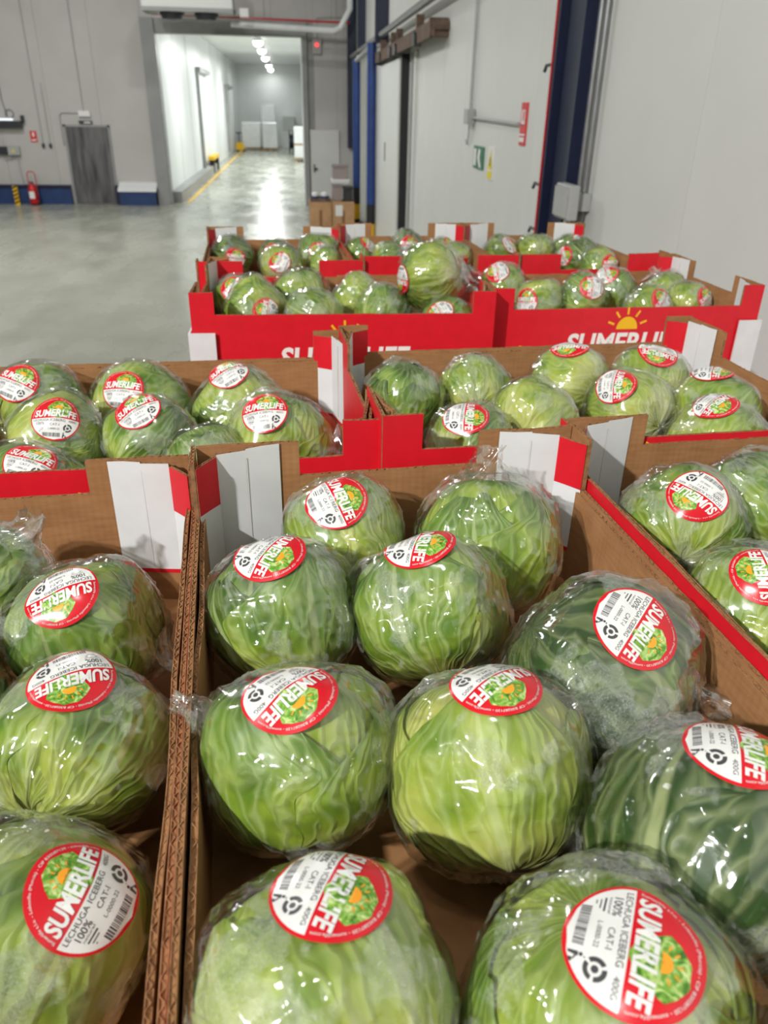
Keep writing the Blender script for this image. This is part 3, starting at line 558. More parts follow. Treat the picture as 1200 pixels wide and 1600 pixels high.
LETTUCES = [
 ('C1',(0.0399,0.6664,1.8688),0.0607,0.30,((-0.143,-0.494,0.857),(0.339,-0.838,-0.427)),"wrapped lettuce with upright round sticker in near middle crate's far corner, beside white post"),
 ('C1',(0.1824,0.6551,1.8553),0.0732,0.42,None,'wrapped lettuce without sticker below the right white post in the near middle crate'),
 ('C1',(-0.0214,0.5553,1.8553),0.0652,0.62,((-0.114,-0.151,0.982),(-0.525,-0.830,-0.189)),'frosty wrapped lettuce with creased sticker on top, left side, near middle crate second row'),
 ('C1',(0.1076,0.5441,1.8553),0.0661,0.45,((-0.184,-0.003,0.983),(-0.383,-0.921,-0.074)),'ribbed wrapped lettuce with small tilted sticker at the centre of the near middle crate'),
 ('C1',(0.2218,0.4440,1.8553),0.0735,0.92,((0.123,-0.378,0.918),(-0.661,-0.721,-0.208)),'dark green shade-toned wrapped lettuce leaning on the right cardboard wall, sticker on its right shoulder'),  # green head, its leaf tone deepened to stand in for a cast shadow
 ('C1',(-0.0074,0.3870,1.8553),0.0672,0.42,((-0.081,-0.175,0.981),(-0.746,-0.643,-0.176)),'wrapped lettuce with tilted upside-down sticker, left neighbour of the palest head'),
 ('C1',(0.1159,0.3596,1.8553),0.0693,0.08,((-0.000,0.068,0.998),(-0.837,-0.546,0.037)),'palest yellow-green wrapped lettuce in the middle of the near middle crate'),
 ('C1',(0.2352,0.2879,1.8553),0.0728,1.10,((0.016,0.049,0.999),(-0.412,-0.910,0.051)),'very dark green shade-toned lettuce at the lower right picture edge, sticker cut by frame'),  # dark head, the photographer's shadow also put into its leaf colour
 ('C1',(0.0021,0.2254,1.8553),0.0639,0.32,((0.069,0.208,0.976),(-0.409,-0.886,0.218)),'wrapped lettuce at the bottom edge beside the cardboard divider, sticker lettering running downwards'),
 ('C1',(0.1374,0.2000,1.8553),0.0682,0.28,((-0.026,-0.100,0.995),(-0.492,-0.865,-0.100)),'largest foremost wrapped lettuce at bottom with big sticker read sideways'),
 ('L1',(-0.2959,0.6577,1.8301),0.0568,0.60,None,'half-visible lettuce cut by the left frame with twisted film tail on top'),
 ('L1',(-0.1943,0.5767,1.8301),0.0635,0.35,((-0.059,-0.464,0.884),(-0.941,-0.270,-0.204)),'wrapped lettuce with upside-down sticker nearest the white post in the near left crate'),
 ('L1',(-0.1696,0.4320,1.8301),0.0639,0.50,((0.109,0.008,0.994),(-0.901,-0.421,0.102)),'wrapped lettuce with flattened upside-down sticker, middle of three in the near left crate'),
 ('L1',(-0.1629,0.2903,1.8301),0.0668,0.22,((0.614,-0.236,0.753),(0.233,0.966,0.112)),'pale lettuce at lower left corner with large sticker touching the cardboard divider'),
 ('R1',(0.4064,0.6865,1.8458),0.0662,0.45,((-0.155,-0.489,0.858),(-0.583,0.747,0.319)),'dewy wrapped lettuce with upside-down sticker beside the white post in near right crate'),
 ('R1',(0.5123,0.7352,1.8458),0.0627,0.62,None,'crinkled wrapped lettuce at the right frame edge, far end of near right crate'),
 ('R1',(0.4047,0.5316,1.8458),0.0650,0.40,((-0.261,-0.363,0.895),(0.152,0.900,0.409)),'wrapped lettuce cut by the right frame with only a red sticker edge showing'),
 ('L2',(-0.3771,1.1077,1.8502),0.0700,0.50,((-0.091,-0.650,0.755),(0.880,-0.407,-0.244)),'lettuce with tilted sticker at the far left of the second-row left crate'),
 ('L2',(-0.2312,1.1002,1.8455),0.0725,0.42,((-0.164,-0.697,0.698),(0.974,-0.224,0.005)),'lettuce with level upright sticker in the back middle of the second-row left crate'),
 ('L2',(-0.0861,1.0799,1.8455),0.0639,0.38,((-0.155,-0.285,0.946),(0.903,0.347,0.253)),"lettuce with sticker curling off its top by the second-row left crate's back wall"),
 ('L2',(-0.3119,0.9731,1.8490),0.0628,0.30,((0.184,-0.643,0.743),(0.983,0.102,-0.155)),'lettuce with straight sticker between two stickered heads in second-row left crate'),
 ('L2',(-0.3137,0.8607,1.8292),0.0656,0.62,((0.146,-0.466,0.872),(0.916,-0.270,-0.298)),'front left lettuce with tilted sticker just behind the red rim at left frame'),
 ('L2',(-0.1972,0.9685,1.8455),0.0634,0.72,((-0.105,-0.414,0.904),(0.878,0.388,0.280)),"dark leafy lettuce with folded sticker in the second-row left crate's middle"),
 ('L2',(-0.0258,0.9609,1.8455),0.0728,0.25,((-0.231,-0.562,0.794),(0.972,-0.170,0.162)),'pale lettuce with sticker and loose film at the right end of second-row left crate'),
 ('L2',(-0.1200,0.9001,1.8455),0.0510,0.55,None,'low lettuce without sticker half hidden behind the white post top, second-row left crate'),
 ('C2',(0.1532,1.0778,1.8576),0.0630,0.55,None,'stickerless lettuce in the left back corner of the second-row right crate'),
 ('C2',(0.2708,1.1083,1.8576),0.0592,0.22,None,"pale stickerless lettuce second from left along the second-row right crate's back wall"),
 ('C2',(0.4247,1.1234,1.8576),0.0627,0.30,((-0.109,-0.028,0.994),(-0.925,0.369,-0.091)),"lettuce with only a red sticker rim showing at top, second-row right crate's back wall"),
 ('C2',(0.5477,1.1096,1.8576),0.0618,0.25,((0.006,-0.266,0.964),(-0.953,0.291,0.086)),'lettuce with sticker on top just left of the tall white post, second-row right crate'),
 ('C2',(0.6014,0.9907,1.8577),0.0628,0.40,((-0.165,0.199,0.966),(-0.565,-0.822,0.073)),'lettuce with edge-on sticker against the right wall of the second-row right crate'),
 ('C2',(0.4774,1.0023,1.8576),0.0631,0.28,((-0.575,-0.288,0.766),(-0.364,-0.748,-0.554)),'lettuce with white and red sticker in the centre right of second-row right crate'),
 ('C2',(0.5507,0.8896,1.8569),0.0631,0.30,((-0.297,-0.090,0.951),(-0.871,-0.382,-0.308)),'front right lettuce with flat sticker just behind the red rim of second-row right crate'),
 ('C2',(0.3235,0.9744,1.8576),0.0608,0.38,None,'glossy stickerless lettuce front centre of the second-row right crate'),
 ('C2',(0.2192,0.8994,1.8576),0.0581,0.50,((-0.248,-0.343,0.906),(-0.228,-0.888,-0.399)),'low front lettuce with flat white sticker behind the red front post, second-row right crate'),
 ('L3',(-0.1353,1.8469,1.8419),0.0599,0.45,((-0.052,-0.798,0.601),(0.700,0.400,0.591)),'lettuce with red-topped sticker in left corner of the third-row left crate'),
 ('L3',(-0.0890,1.7400,1.8417),0.0685,0.40,((0.376,-0.917,0.132),(0.244,0.235,0.941)),'front lettuce with barcode sticker touching the red rim in the third-row left crate'),
 ('L3',(0.0141,1.8339,1.8462),0.0691,0.45,((-0.984,0.003,0.176),(0.038,-0.972,0.231)),'smooth lettuce at the back wall, left of centre, in the third-row left crate'),
 ('L3',(0.1497,1.8211,1.8421),0.0629,0.35,None,"small pale lettuce right of centre at the third-row left crate's back wall"),
 ('L3',(0.0391,1.6711,1.8417),0.0582,0.40,None,'front lettuce low behind the red rim near the middle of third-row left crate'),
 ('L3',(0.1961,1.7179,1.8384),0.0635,0.60,None,'dark crinkled lettuce under the big raised head in the third-row left crate'),
 ('L3',(0.2987,1.7353,1.9116),0.0770,0.38,((-0.905,-0.426,0.025),(-0.426,0.902,-0.067)),'big lettuce lying raised on top of the others in the third-row left crate'),
 ('L3',(0.3322,1.6551,1.8221),0.0651,0.62,((-0.434,-0.615,0.659),(-0.320,0.788,0.525)),'lettuce with round white sticker in front right of the third-row left crate'),
 ('R3',(0.5095,1.8895,1.8561),0.0600,0.35,((-0.385,-0.527,0.758),(-0.000,0.821,0.571)),'lettuce with oval sticker in left corner of the third-row right crate'),
 ('R3',(0.5829,1.8150,1.8360),0.0588,0.35,((-0.732,-0.656,0.185),(0.681,-0.716,0.153)),'front left lettuce with sticker at the red rim of the third-row right crate'),
 ('R3',(0.6907,1.8197,1.8384),0.0606,0.45,((0.043,-0.755,0.655),(0.125,0.654,0.746)),'lettuce with ring-like red sticker edge in the middle of third-row right crate'),
 ('R3',(0.7982,1.8946,1.8417),0.0598,0.60,((-0.504,-0.329,0.799),(-0.085,-0.902,-0.424)),'dark lettuce with white and red sticker, back middle of the third-row right crate'),
 ('R3',(0.8197,1.7276,1.8383),0.0554,0.30,((0.236,-0.818,0.525),(0.602,0.547,0.582)),'pale front lettuce with drooping sticker above the yellow sun logo'),
 ('R3',(0.9260,1.8822,1.8383),0.0601,0.28,((-0.528,0.389,0.755),(-0.416,-0.893,0.169)),"pale lettuce with sticker and crumpled film near third-row right crate's right back corner"),
 ('R3',(0.9361,1.7662,1.8383),0.0539,0.28,((0.429,-0.795,0.429),(0.732,0.584,0.350)),'rightmost front lettuce with sticker by the red corner post of third-row right crate'),
 ('A4',(-0.1833,2.4211,1.8412),0.0633,0.80,((0.245,-0.961,0.131),(0.964,0.228,-0.136)),'dark lettuce at the left end of the rearmost left crate'),
 ('A4',(-0.0486,2.4333,1.8371),0.0582,0.75,((-0.229,-0.900,0.370),(0.418,0.252,0.873)),'dark lettuce with red sticker in the back centre of the rearmost left crate'),
 ('A4',(0.0757,2.4424,1.8453),0.0623,0.50,((0.049,-0.958,0.284),(0.135,0.288,0.948)),'lettuce with ringed sticker at right back of the rearmost left crate'),
 ('A4',(-0.0343,2.2915,1.8343),0.0588,0.40,((-0.095,-0.900,0.426),(0.407,0.355,0.841)),'front lettuce with white sticker in the rearmost left crate'),
 ('A4',(0.0947,2.3410,1.8333),0.0530,0.45,None,'front right lettuce behind the red rim piece of the rearmost left crate'),
 ('B4',(0.2028,2.4474,1.8416),0.0511,0.50,((0.544,-0.392,0.742),(0.082,0.905,0.418)),'left lettuce with sticker in the rearmost middle crate'),
 ('B4',(0.3477,2.4738,1.8627),0.0537,0.75,((0.174,-0.953,0.247),(0.985,0.173,-0.026)),'tallest dark lettuce peeking up at the back of the rearmost middle crate'),
 ('B4',(0.4489,2.4564,1.8410),0.0556,0.45,((0.637,-0.487,0.598),(0.259,0.865,0.430)),'glossy lettuce right of centre in the rearmost middle crate'),
 ('B4',(0.2861,2.4030,1.8375),0.0548,0.45,None,'low lettuce at the front of the rearmost middle crate'),
 ('B4',(0.4913,2.3720,1.8410),0.0510,0.40,None,'small front lettuce at the right end of the rearmost middle crate'),
 ('C4',(0.6529,2.4883,1.8404),0.0551,0.45,((0.457,-0.632,0.625),(0.300,-0.553,-0.778)),'left back lettuce with sticker in the rearmost right crate'),
 ('C4',(0.7684,2.4896,1.8421),0.0595,0.40,None,'round stickerless lettuce in the back middle of the rearmost right crate'),
 ('C4',(0.8787,2.4968,1.8426),0.0579,0.42,((0.449,-0.625,0.638),(0.153,-0.651,-0.744)),'back right lettuce with sticker in the rearmost right crate beside the navy column'),
 ('C4',(0.8666,2.3591,1.8404),0.0660,0.70,((-0.840,-0.473,0.265),(0.147,-0.669,-0.729)),'dark front lettuce with sticker in the rearmost right crate'),
 ('C4',(0.8914,2.2540,1.8404),0.0577,0.35,((0.330,-0.902,0.280),(0.943,0.326,-0.059)),'front right lettuce with red-rimmed sticker in the rearmost right crate'),
]
CRATES = {
 'C1':(-0.0574,0.1321,0.0123,4.423,1),
 'L1':(-0.4725,0.1410,-0.0129,4.420,1),
 'R1':(0.3532,0.2079,0.0028,4.481,1),
 'L2':(-0.5043,0.7828,0.0025,3.208,0),
 'C2':(0.0922,0.7944,0.0146,3.770,0),
 'L3':(-0.2017,1.5180,-0.0013,-0.597,0),
 'R3':(0.4017,1.5511,-0.0047,2.247,0),
 'A4':(-0.2278,1.8948,-0.0087,2.724,1),
 'B4':(0.1669,1.9250,-0.0020,2.696,1),
 'C4':(0.5676,1.9503,-0.0026,2.952,1),
}

# ------------------------------------------------------------------ noise for organic shapes
def vnoise(P, seed=0):
    """smooth value noise in 0..1 for an Nx3 array"""
    P = np.asarray(P, float); I = np.floor(P).astype(np.int64); F = P - I; F = F * F * (3 - 2 * F)
    def h(i, j, k):
        n = (i * 374761393 + j * 668265263 + k * 2147483647 + seed * 974711) & 0xffffffff
        n = ((n ^ (n >> 13)) * 1274126177) & 0xffffffff
        return ((n ^ (n >> 16)) & 0xffff) / 65535.0
    r = 0
    for a in (0, 1):
        for b in (0, 1):
            for c in (0, 1):
                wgt = (F[:, 0] if a else 1 - F[:, 0]) * (F[:, 1] if b else 1 - F[:, 1]) * (F[:, 2] if c else 1 - F[:, 2])
                r = r + wgt * h(I[:, 0] + a, I[:, 1] + b, I[:, 2] + c)
    return r
def fbm(P, seed=0, oct=3):
    s = 0; a = 0.5
    for o in range(oct): s = s + a * vnoise(np.asarray(P) * 2 ** o, seed + o * 17); a *= 0.5
    return s / (1 - 0.5 ** oct)

# ------------------------------------------------------------------ cardboard crates
CL, CW, CH = 0.600, 0.400, 0.178       # long side, short side, height to the post tops
LP, SP, DS = 0.046, 0.105, 0.088                   # length of the raised post on the long and on the short side
def n1(x, seed):
    i = math.floor(x); f = x - i; f = f * f * (3 - 2 * f)
    h = lambda q: (math.sin(q * 127.1 + seed * 311.7) * 43758.5453) % 1.0
    return h(i) * (1 - f) + h(i + 1) * f
def panel(mb, p0, p1, zbot, sections, nrm, thick, m_out, m_in, seed=0, wave=0.0, flute=True, jag=0.0006, step=0.02):
    """corrugated board standing on the line p0-p1; sections = (s0, s1, ztop); nrm points to the printed face.
    two liners with a fluted core that shows along the top edge"""
    p0 = np.array(p0, float); p1 = np.array(p1, float); L = np.linalg.norm(p1 - p0); d = (p1 - p0) / L; nr = np.array(nrm, float); nr /= np.linalg.norm(nr)
    lt = 0.0007; (px0, py0), (dx, dy), (nx_, ny_) = p0.tolist(), d.tolist(), nr.tolist()
    def P(s, off, z):
        wv = wave * (n1(s * 9, seed) - 0.5) * 2 * min(1, s / .05 + .3, (L - s) / .05 + .3) * min(1.0, max(0, (z - zbot) / 0.08))
        o = off + wv; return (px0 + dx * s + nx_ * o, py0 + dy * s + ny_ * o, z)
    def top(s, z): return z + jag * (n1(s * 260, seed + 7) - 0.5) * 2
    for (s0, s1, zt) in sections:
        n = max(1, int(round((s1 - s0) / step))); ss = np.linspace(s0, s1, n + 1)
        for i in range(n):
            a, b = ss[i], ss[i + 1]; za, zb = top(a, zt), top(b, zt)
            uvq = [(a, zbot), (b, zbot), (b, zb), (a, za)]
            mb.face([P(a, thick, zbot), P(b, thick, zbot), P(b, thick, zb), P(a, thick, za)], m_out, uvq)
            mb.face([P(b, 0, zbot), P(a, 0, zbot), P(a, 0, za), P(b, 0, zb)], m_in, [uvq[1], uvq[0], uvq[3], uvq[2]])
            mb.face([P(a, thick, za), P(b, thick, zb), P(b, thick - lt, zb), P(a, thick - lt, za)], 'kraft_edge')
            mb.face([P(a, lt, za), P(b, lt, zb), P(b, 0, zb), P(a, 0, za)], 'kraft_edge')
            dz = .0010
            mb.face([P(a, thick - lt, za), P(b, thick - lt, zb), P(b, thick - lt, zb - dz), P(a, thick - lt, za - dz)], 'kraft')
            mb.face([P(b, lt, zb), P(a, lt, za), P(a, lt, za - dz), P(b, lt, zb - dz)], 'kraft')
            mb.face([P(a, thick - lt, za - dz), P(b, thick - lt, zb - dz), P(b, lt, zb - dz), P(a, lt, za - dz)], 'kraft')
        for s_ in (s0, s1):
            mb.face([P(s_, 0, zbot), P(s_, thick, zbot), P(s_, thick, zt), P(s_, 0, zt)], 'kraft_edge')
        if flute:
            per = 0.0085; m = max(4, int((s1 - s0) / per * 6)); ss = np.linspace(s0 + .001, s1 - .001, m + 1)
            amp = (thick - 2 * lt) / 2; mid = thick / 2
            pr = [(s, mid + amp * math.sin(s / per * 2 * math.pi)) for s in ss]
            for i in range(m):
                (a, oa), (b, ob) = pr[i], pr[i + 1]
                mb.face([P(a, oa, zt - .0012), P(b, ob, zt - .0012), P(b, ob, top(b, zt) - .0003), P(a, oa, top(a, zt) - .0003)], 'kraft_edge')
                mb.face([P(a, oa + .00035, top(a, zt)), P(b, ob + .00035, top(b, zt)), P(b, ob - .00035, top(b, zt)), P(a, oa - .00035, top(a, zt))], 'kraft_edge')
def text_faces(mb, s, origin, ex, ey, h, width, mat, bold=0.0, shear=0.0):
    v, f = text2d(s, bold, shear); o, ex, ey = Vector(origin), Vector(ex), Vector(ey)
    k = width / v[:, 0].max()
    pts = [o + ex * (p[0] * k - width / 2) + ey * (p[1] * h) for p in v]
    b = len(mb.v); mb.v += [tuple(p) for p in pts]; mi = mb.mi(mat)
    for q in f: mb.f.append(tuple(b + i for i in q)); mb.m.append(mi); mb.uv.append(None)
def make_crate(name, label, loc, rz, rim_a=-.043, rim_b=-.043, rim_s=-.039, seed=0, flute=True, CL=CL, CW=CW, logo=(0, 0)):
    """tray with its long axis along X; long walls at Y=0 (a) and Y=CW (b); z=0 at its floor"""
    e = empty(name, loc, rz); tag(e, label, 'crate', 'cardboard lettuce crates')
    t = 0.0042
    b = MB(); b.box((.004, .004, 0), (CL - .004, CW - .004, .005), 'kraft'); b.build('base_board', e)
    for (y, ny, rim, sd) in ((0, -1, rim_a, 1), (CW, 1, rim_b, 2)):
        m = MB(); yy = y - ny * t           # printed sheet
        panel(m, (0, yy), (CL, yy), 0, [(0, LP, CH), (LP, CL - LP, CH + rim), (CL - LP, CL, CH)], (0, ny), t, 'red_print', 'kraft', seed * 7 + sd, .0006, flute)
        wo = m.build('long_wall', e)
        m = MB(); yy = y - ny * (2 * t + .0009)   # folded inner sheet
        panel(m, (.012, yy), (CL - .012, yy), .005, [(0, CL - .024, CH + rim - .004)], (0, ny), t, 'kraft', 'kraft', seed * 7 + sd + 30, .0020, flute, jag=.0012)
        m.build('inner_sheet', wo)
        dz_ = logo[sd - 1]
        if dz_ is None: continue
        m = MB(); oy = y + ny * .0009; ex = (-ny, 0, 0)   # printed sun and name
        zc = CH - .043 - .045 + dz_
        if ny < 0: ex = (1, 0, 0)
        else: ex = (-1, 0, 0)
        exv = Vector(ex); o0 = Vector((CL / 2, oy, zc))
        arc = [o0 + exv * (.0235 * math.cos(a)) + Vector((0, 0, .0265 * math.sin(a))) for a in np.linspace(0, math.pi, 22)]
        m.face(arc, 'logo_yellow')
        for a in np.radians((22, 57, 92, 127, 160)):
            dr = exv * math.cos(a) + Vector((0, 0, math.sin(a))); pr = exv * -math.sin(a) + Vector((0, 0, math.cos(a)))
            m.face([o0 + dr * .031 - pr * .0022, o0 + dr * .046 - pr * .0022, o0 + dr * .046 + pr * .0022, o0 + dr * .031 + pr * .0022], 'logo_yellow')
        text_faces(m, 'SUMERLIFE', o0 + Vector((0, 0, -.050)), ex, (0, 0, 1), .043, .262, 'logo_white', .03, .12)
        m.build('printed_logo', wo)
    for (x, nx, sd) in ((0, -1, 3), (CL, 1, 4)):
        m = MB(); xx = x - nx * t
        panel(m, (xx, t + .001), (xx, CW - t - .001), 0, [(0, SP, CH - .001), (SP, CW - SP - 2 * t, CH + rim_s), (CW - SP - 2 * t, CW - 2 * t - .002, CH - .001)], (nx, 0), t, 'red_print', 'kraft', seed * 7 + sd, .0010, flute, jag=.0010)
        m.build('short_wall', e)
    for cx, sx in ((0, 1), (CL, -1)):
        for cy, sy in ((0, 1), (CW, -1)):    # folded corner posts: white flap set diagonally, red strip at the outer fold
            m = MB(); sdv = int(seed * 5 + cx * 10 + cy * 20)
            A = np.array((cx + sx * LP, cy + sy * (t + .0012))); M_ = np.array((cx + sx * .019, cy + sy * .025)); B = np.array((cx + sx * (t + .0012), cy + sy * DS))
            def nrm(p, q):
                d_ = q - p; n_ = np.array((d_[1], -d_[0])); n_ /= np.linalg.norm(n_)
                return n_ if n_ @ np.array((sx, sy)) > 0 else -n_
            n1_, n2_ = nrm(A, M_), nrm(M_, B); l1, l2 = np.linalg.norm(M_ - A), np.linalg.norm(B - M_); th_ = .0034
            panel(m, A - n1_ * th_, M_ - n1_ * th_, CH - .058, [(0, l1, CH - .006)], n1_, th_, 'red_print', 'kraft', sdv + 4, 0, flute)
            panel(m, A - n1_ * th_, M_ - n1_ * th_, .046, [(0, l1, CH - .058)], n1_, th_, 'white_print', 'kraft', sdv + 3, 0, False)
            panel(m, M_ - n2_ * th_, B - n2_ * th_, .046, [(0, l2 * .46, CH - .003), (l2 * .46, l2, CH - .0015)], n2_, th_, 'white_print', 'kraft', sdv + 8, .0006, flute, jag=.0010)
            for p_, q_, n_, l_ in ((A, M_, n1_, l1), (M_, B, n2_, l2)):
                panel(m, p_ - n_ * th_, q_ - n_ * th_, .041, [(0, l_, .046)], n_, th_ + .0001, 'red_print', 'kraft', sdv + 5, 0, False)
                panel(m, p_ - n_ * th_, q_ - n_ * th_, .005, [(0, l_, .041)], n_, th_, 'kraft', 'kraft', sdv + 6, 0, False)
            # crease down the white flap and the second ply folded behind it
            panel(m, M_ + (B - M_) * .455 - n2_ * .0005, M_ + (B - M_) * .475 - n2_ * .0005, .05, [(0, l2 * .02, CH - .012)], n2_, .0009, 'white_print', 'white_print', sdv, 0, False)
            panel(m, M_ - n2_ * .0092 + (B - M_) * .05, B - n2_ * .0070 - (B - M_) * .20, .02, [(0, l2 * .74, CH - .005)], n2_, .0034, 'kraft', 'kraft', sdv + 7, .0012, flute, jag=.0016)
            m.build('corner_post', e)
    return e
CR_LABEL = {
 'C1': 'foremost middle cardboard crate, seen into from above, holding the largest lettuces',
 'L1': 'foremost left cardboard crate cut off by the left picture edge',
 'R1': 'foremost right cardboard crate with red-edged side cut off by the right picture edge',
 'L2': 'second-row left cardboard crate with eight lettuces behind a low red rim',
 'C2': 'second-row right cardboard crate with brown back wall and tall white corner post',
 'L3': 'third-row left crate with red front, carrying one raised big lettuce',
 'R3': 'third-row right crate with yellow sun logo on its red front',
 'A4': 'rearmost left cardboard crate nearest the open grey floor',
 'B4': 'rearmost middle cardboard crate between two others',
 'C4': 'rearmost right cardboard crate nearest the navy column and white wall'}
RIMS = {'C1': (-.058, -.060), 'L1': (-.041, -.05), 'R1': (-.045, -.037)}
PALLET_TOP = 0.145
simple = None
def simple_crate_mesh():
    m = MB(); t = .006
    m.box((0, 0, 0), (CL, CW, .005), 'kraft')
    for y0, y1 in ((0, t), (CW - t, CW)):
        m.box((0, y0, 0), (CL, y1, CH - .043), 'red_print'); m.box((0, y0, CH - .043), (LP, y1, CH - .001), 'red_print'); m.box((CL - LP, y0, CH - .043), (CL, y1, CH - .001), 'red_print')
    for x0, x1 in ((0, t), (CL - t, CL)):
        m.box((x0, t, 0), (x1, CW - t, CH - .039), 'red_print'); m.box((x0, t, CH - .039), (x1, SP, CH - .001), 'red_print'); m.box((x0, CW - SP, CH - .039), (x1, CW - t, CH - .001), 'red_print')
    for y, ny, ex in ((-.0005, -1, (1, 0, 0)), (CW + .0005, 1, (-1, 0, 0))):
        o0 = Vector((CL / 2, y, CH - .10)); exv = Vector(ex)
        m.face([o0 + exv * (.0235 * math.cos(a)) + Vector((0, 0, .0265 * math.sin(a))) for a in np.linspace(0, math.pi, 14)], 'logo_yellow')
        text_faces(m, 'SUMERLIFE', o0 + Vector((0, 0, -.050)), ex, (0, 0, 1), .043, .262, 'logo_white', .03, .12)
    return m.mesh('stacked_crate')
simple = simple_crate_mesh()
PLACE = {'C1': 'foremost middle', 'L1': 'foremost left', 'R1': 'foremost right', 'L2': 'second-row left', 'C2': 'second-row right', 'L3': 'third-row left', 'R3': 'third-row right', 'A4': 'rearmost left', 'B4': 'rearmost middle', 'C4': 'rearmost right'}
NTH = ['first', 'second', 'third', 'fourth', 'fifth', 'sixth', 'seventh', 'eighth', 'ninth']
for i, (n, (x, y, dz, a, turned)) in enumerate(CRATES.items()):
    rz = math.radians(a)
    ox, oy = (x, y); cl, cw = CL, CW
    if n in ('C1', 'L1', 'R1'):     # the front row of trays is a little larger
        cl, cw = .650, .412; ox, oy = x - math.cos(rz) * .006 + math.sin(rz) * .05, y - math.sin(rz) * .006 - math.cos(rz) * .05
    if turned: ox, oy = ox + math.cos(rz) * cw, oy + math.sin(rz) * cw; rz += math.pi / 2
    ra, rb = RIMS.get(n, (-.043, -.043))
    make_crate('lettuce_crate', CR_LABEL[n], (ox, oy, TOP + dz - CH), rz, ra, rb, seed=i + 1, CL=cl, CW=cw, logo={'L3': (-.013, 0), 'R1': (0, None), 'C1': (None, None), 'L1': (None, 0)}.get(n, (0, 0)))
    tiers = 9; gap = (TOP + dz - CH - PALLET_TOP) / tiers
    for k in range(tiers):
        o = link('stacked_crate', simple, None, (ox, oy, PALLET_TOP + k * gap)); o.rotation_euler = (0, 0, rz); o.scale = (1, 1, min(1, gap / CH - .001))
        tag(o, 'red crate below the %s crate, %s above the pallet' % (PLACE[n], NTH[k]), 'crate', 'crates stacked underneath')
def make_pallet(loc, rz, label):
    e = empty('wooden_pallet', loc, rz); tag(e, label, 'pallet')
    for k in range(7):
        m = MB(); yy = k * (1.0 - .10) / 6; m.box((0, yy, .120), (1.2, yy + .10, .142), 'pallet_wood'); m.build('deck_board', e)
    for xx in (0, .527, 1.055):
        for yy in (0, .43, .855):
            m = MB(); m.box((xx, yy, .022), (xx + .145, yy + .145, .098), 'pallet_wood'); m.build('block', e)
    for xx in (0, .527, 1.055):
        m = MB(); m.box((xx, 0, .098), (xx + .145, 1.0, .120), 'pallet_wood'); m.build('stringer', e)
        m = MB(); m.box((xx, 0, 0), (xx + .145, 1.0, .022), 'pallet_wood'); m.build('bottom_board', e)
def corner_board(x, y, sx, rz, label):
    o = MB(); h = TOP - .078 - .145
    o.box((0, -.004, 0), (sx * .048, 0, h) if sx > 0 else (0, 0, h), 'white_print') if sx > 0 else o.box((-.048, -.004, 0), (0, 0, h), 'white_print')
    o.box((-.004, -.004, 0), (0, .048, h), 'white_print') if sx > 0 else o.box((0, -.004, 0), (.004, .048, h), 'white_print')
    o = o.build('corner_board', None, (x, y, .145)); o.rotation_euler = (0, 0, rz); return tag(o, label, 'corner board', 'white pallet corner boards')
_x, _y, _z, _a, _t = CRATES['L3']; corner_board(_x - .003, _y - .005, 1, math.radians(_a), 'white cardboard corner board at the third-row left crate, beside the open floor')
_x, _y, _z, _a, _t = CRATES['R3']; _a = math.radians(_a); corner_board(_x + math.cos(_a) * .603, _y + math.sin(_a) * .603 - .005, -1, _a, 'white cardboard corner board at the third-row right crate, beside the white wall')
make_pallet((-.51, .16, 0), math.radians(3.3), 'wooden pallet under the nearer block of crates')
make_pallet((-.21, 1.52, 0), math.radians(1.8), 'wooden pallet under the farther block of crates')

# ------------------------------------------------------------------ lettuces
def npmesh(name, V, F, mats, mi=None, uv=None, smooth=True):
    """V: Nx3, F: Mx4 or Mx3 array; uv per vertex"""
    me = bpy.data.meshes.new(name); F = np.asarray(F); k = F.shape[1]
    me.vertices.add(len(V)); me.vertices.foreach_set('co', np.asarray(V, np.float32).ravel())
    me.loops.add(F.size); me.loops.foreach_set('vertex_index', F.ravel().astype(np.int32))
    me.polygons.add(len(F)); me.polygons.foreach_set('loop_start', np.arange(0, F.size, k, dtype=np.int32))
    for mt in mats: me.materials.append(MATS[mt])
    if mi is not None: me.polygons.foreach_set('material_index', np.asarray(mi, np.int32))
    if uv is not None:
        ul = me.uv_layers.new(name='UVMap'); ul.data.foreach_set('uv', np.asarray(uv, np.float32)[F.ravel()].ravel())
    if smooth: me.polygons.foreach_set('use_smooth', np.ones(len(F), bool))
    me.update(calc_edges=True); return me
def grid_faces(nu, nv):
    i, j = np.meshgrid(np.arange(nu - 1), np.arange(nv - 1), indexing='ij'); a = i * nv + j
    return np.stack([a, a + nv, a + nv + 1, a + 1], -1).reshape(-1, 4)
def body_r(D, seed):
    """smooth lumpy outline of one head (unit size)"""
    n = fbm(D * 1.15 + seed * 5.3, seed, 2) - 0.5
    n2 = fbm(D * 2.6 + seed * 2.1, seed + 50, 2) - 0.5
    pw = 2.35 + .5 * ((seed * 7) % 5) / 5.0       # slightly boxy, as packed heads are
    box = (np.abs(D) ** pw).sum(1) ** (-1 / pw)
    return (0.965 + 0.16 * n + 0.07 * n2) * box
def sph(theta, phi): return np.stack([np.sin(theta) * np.cos(phi), np.sin(theta) * np.sin(phi), np.cos(theta)], -1)
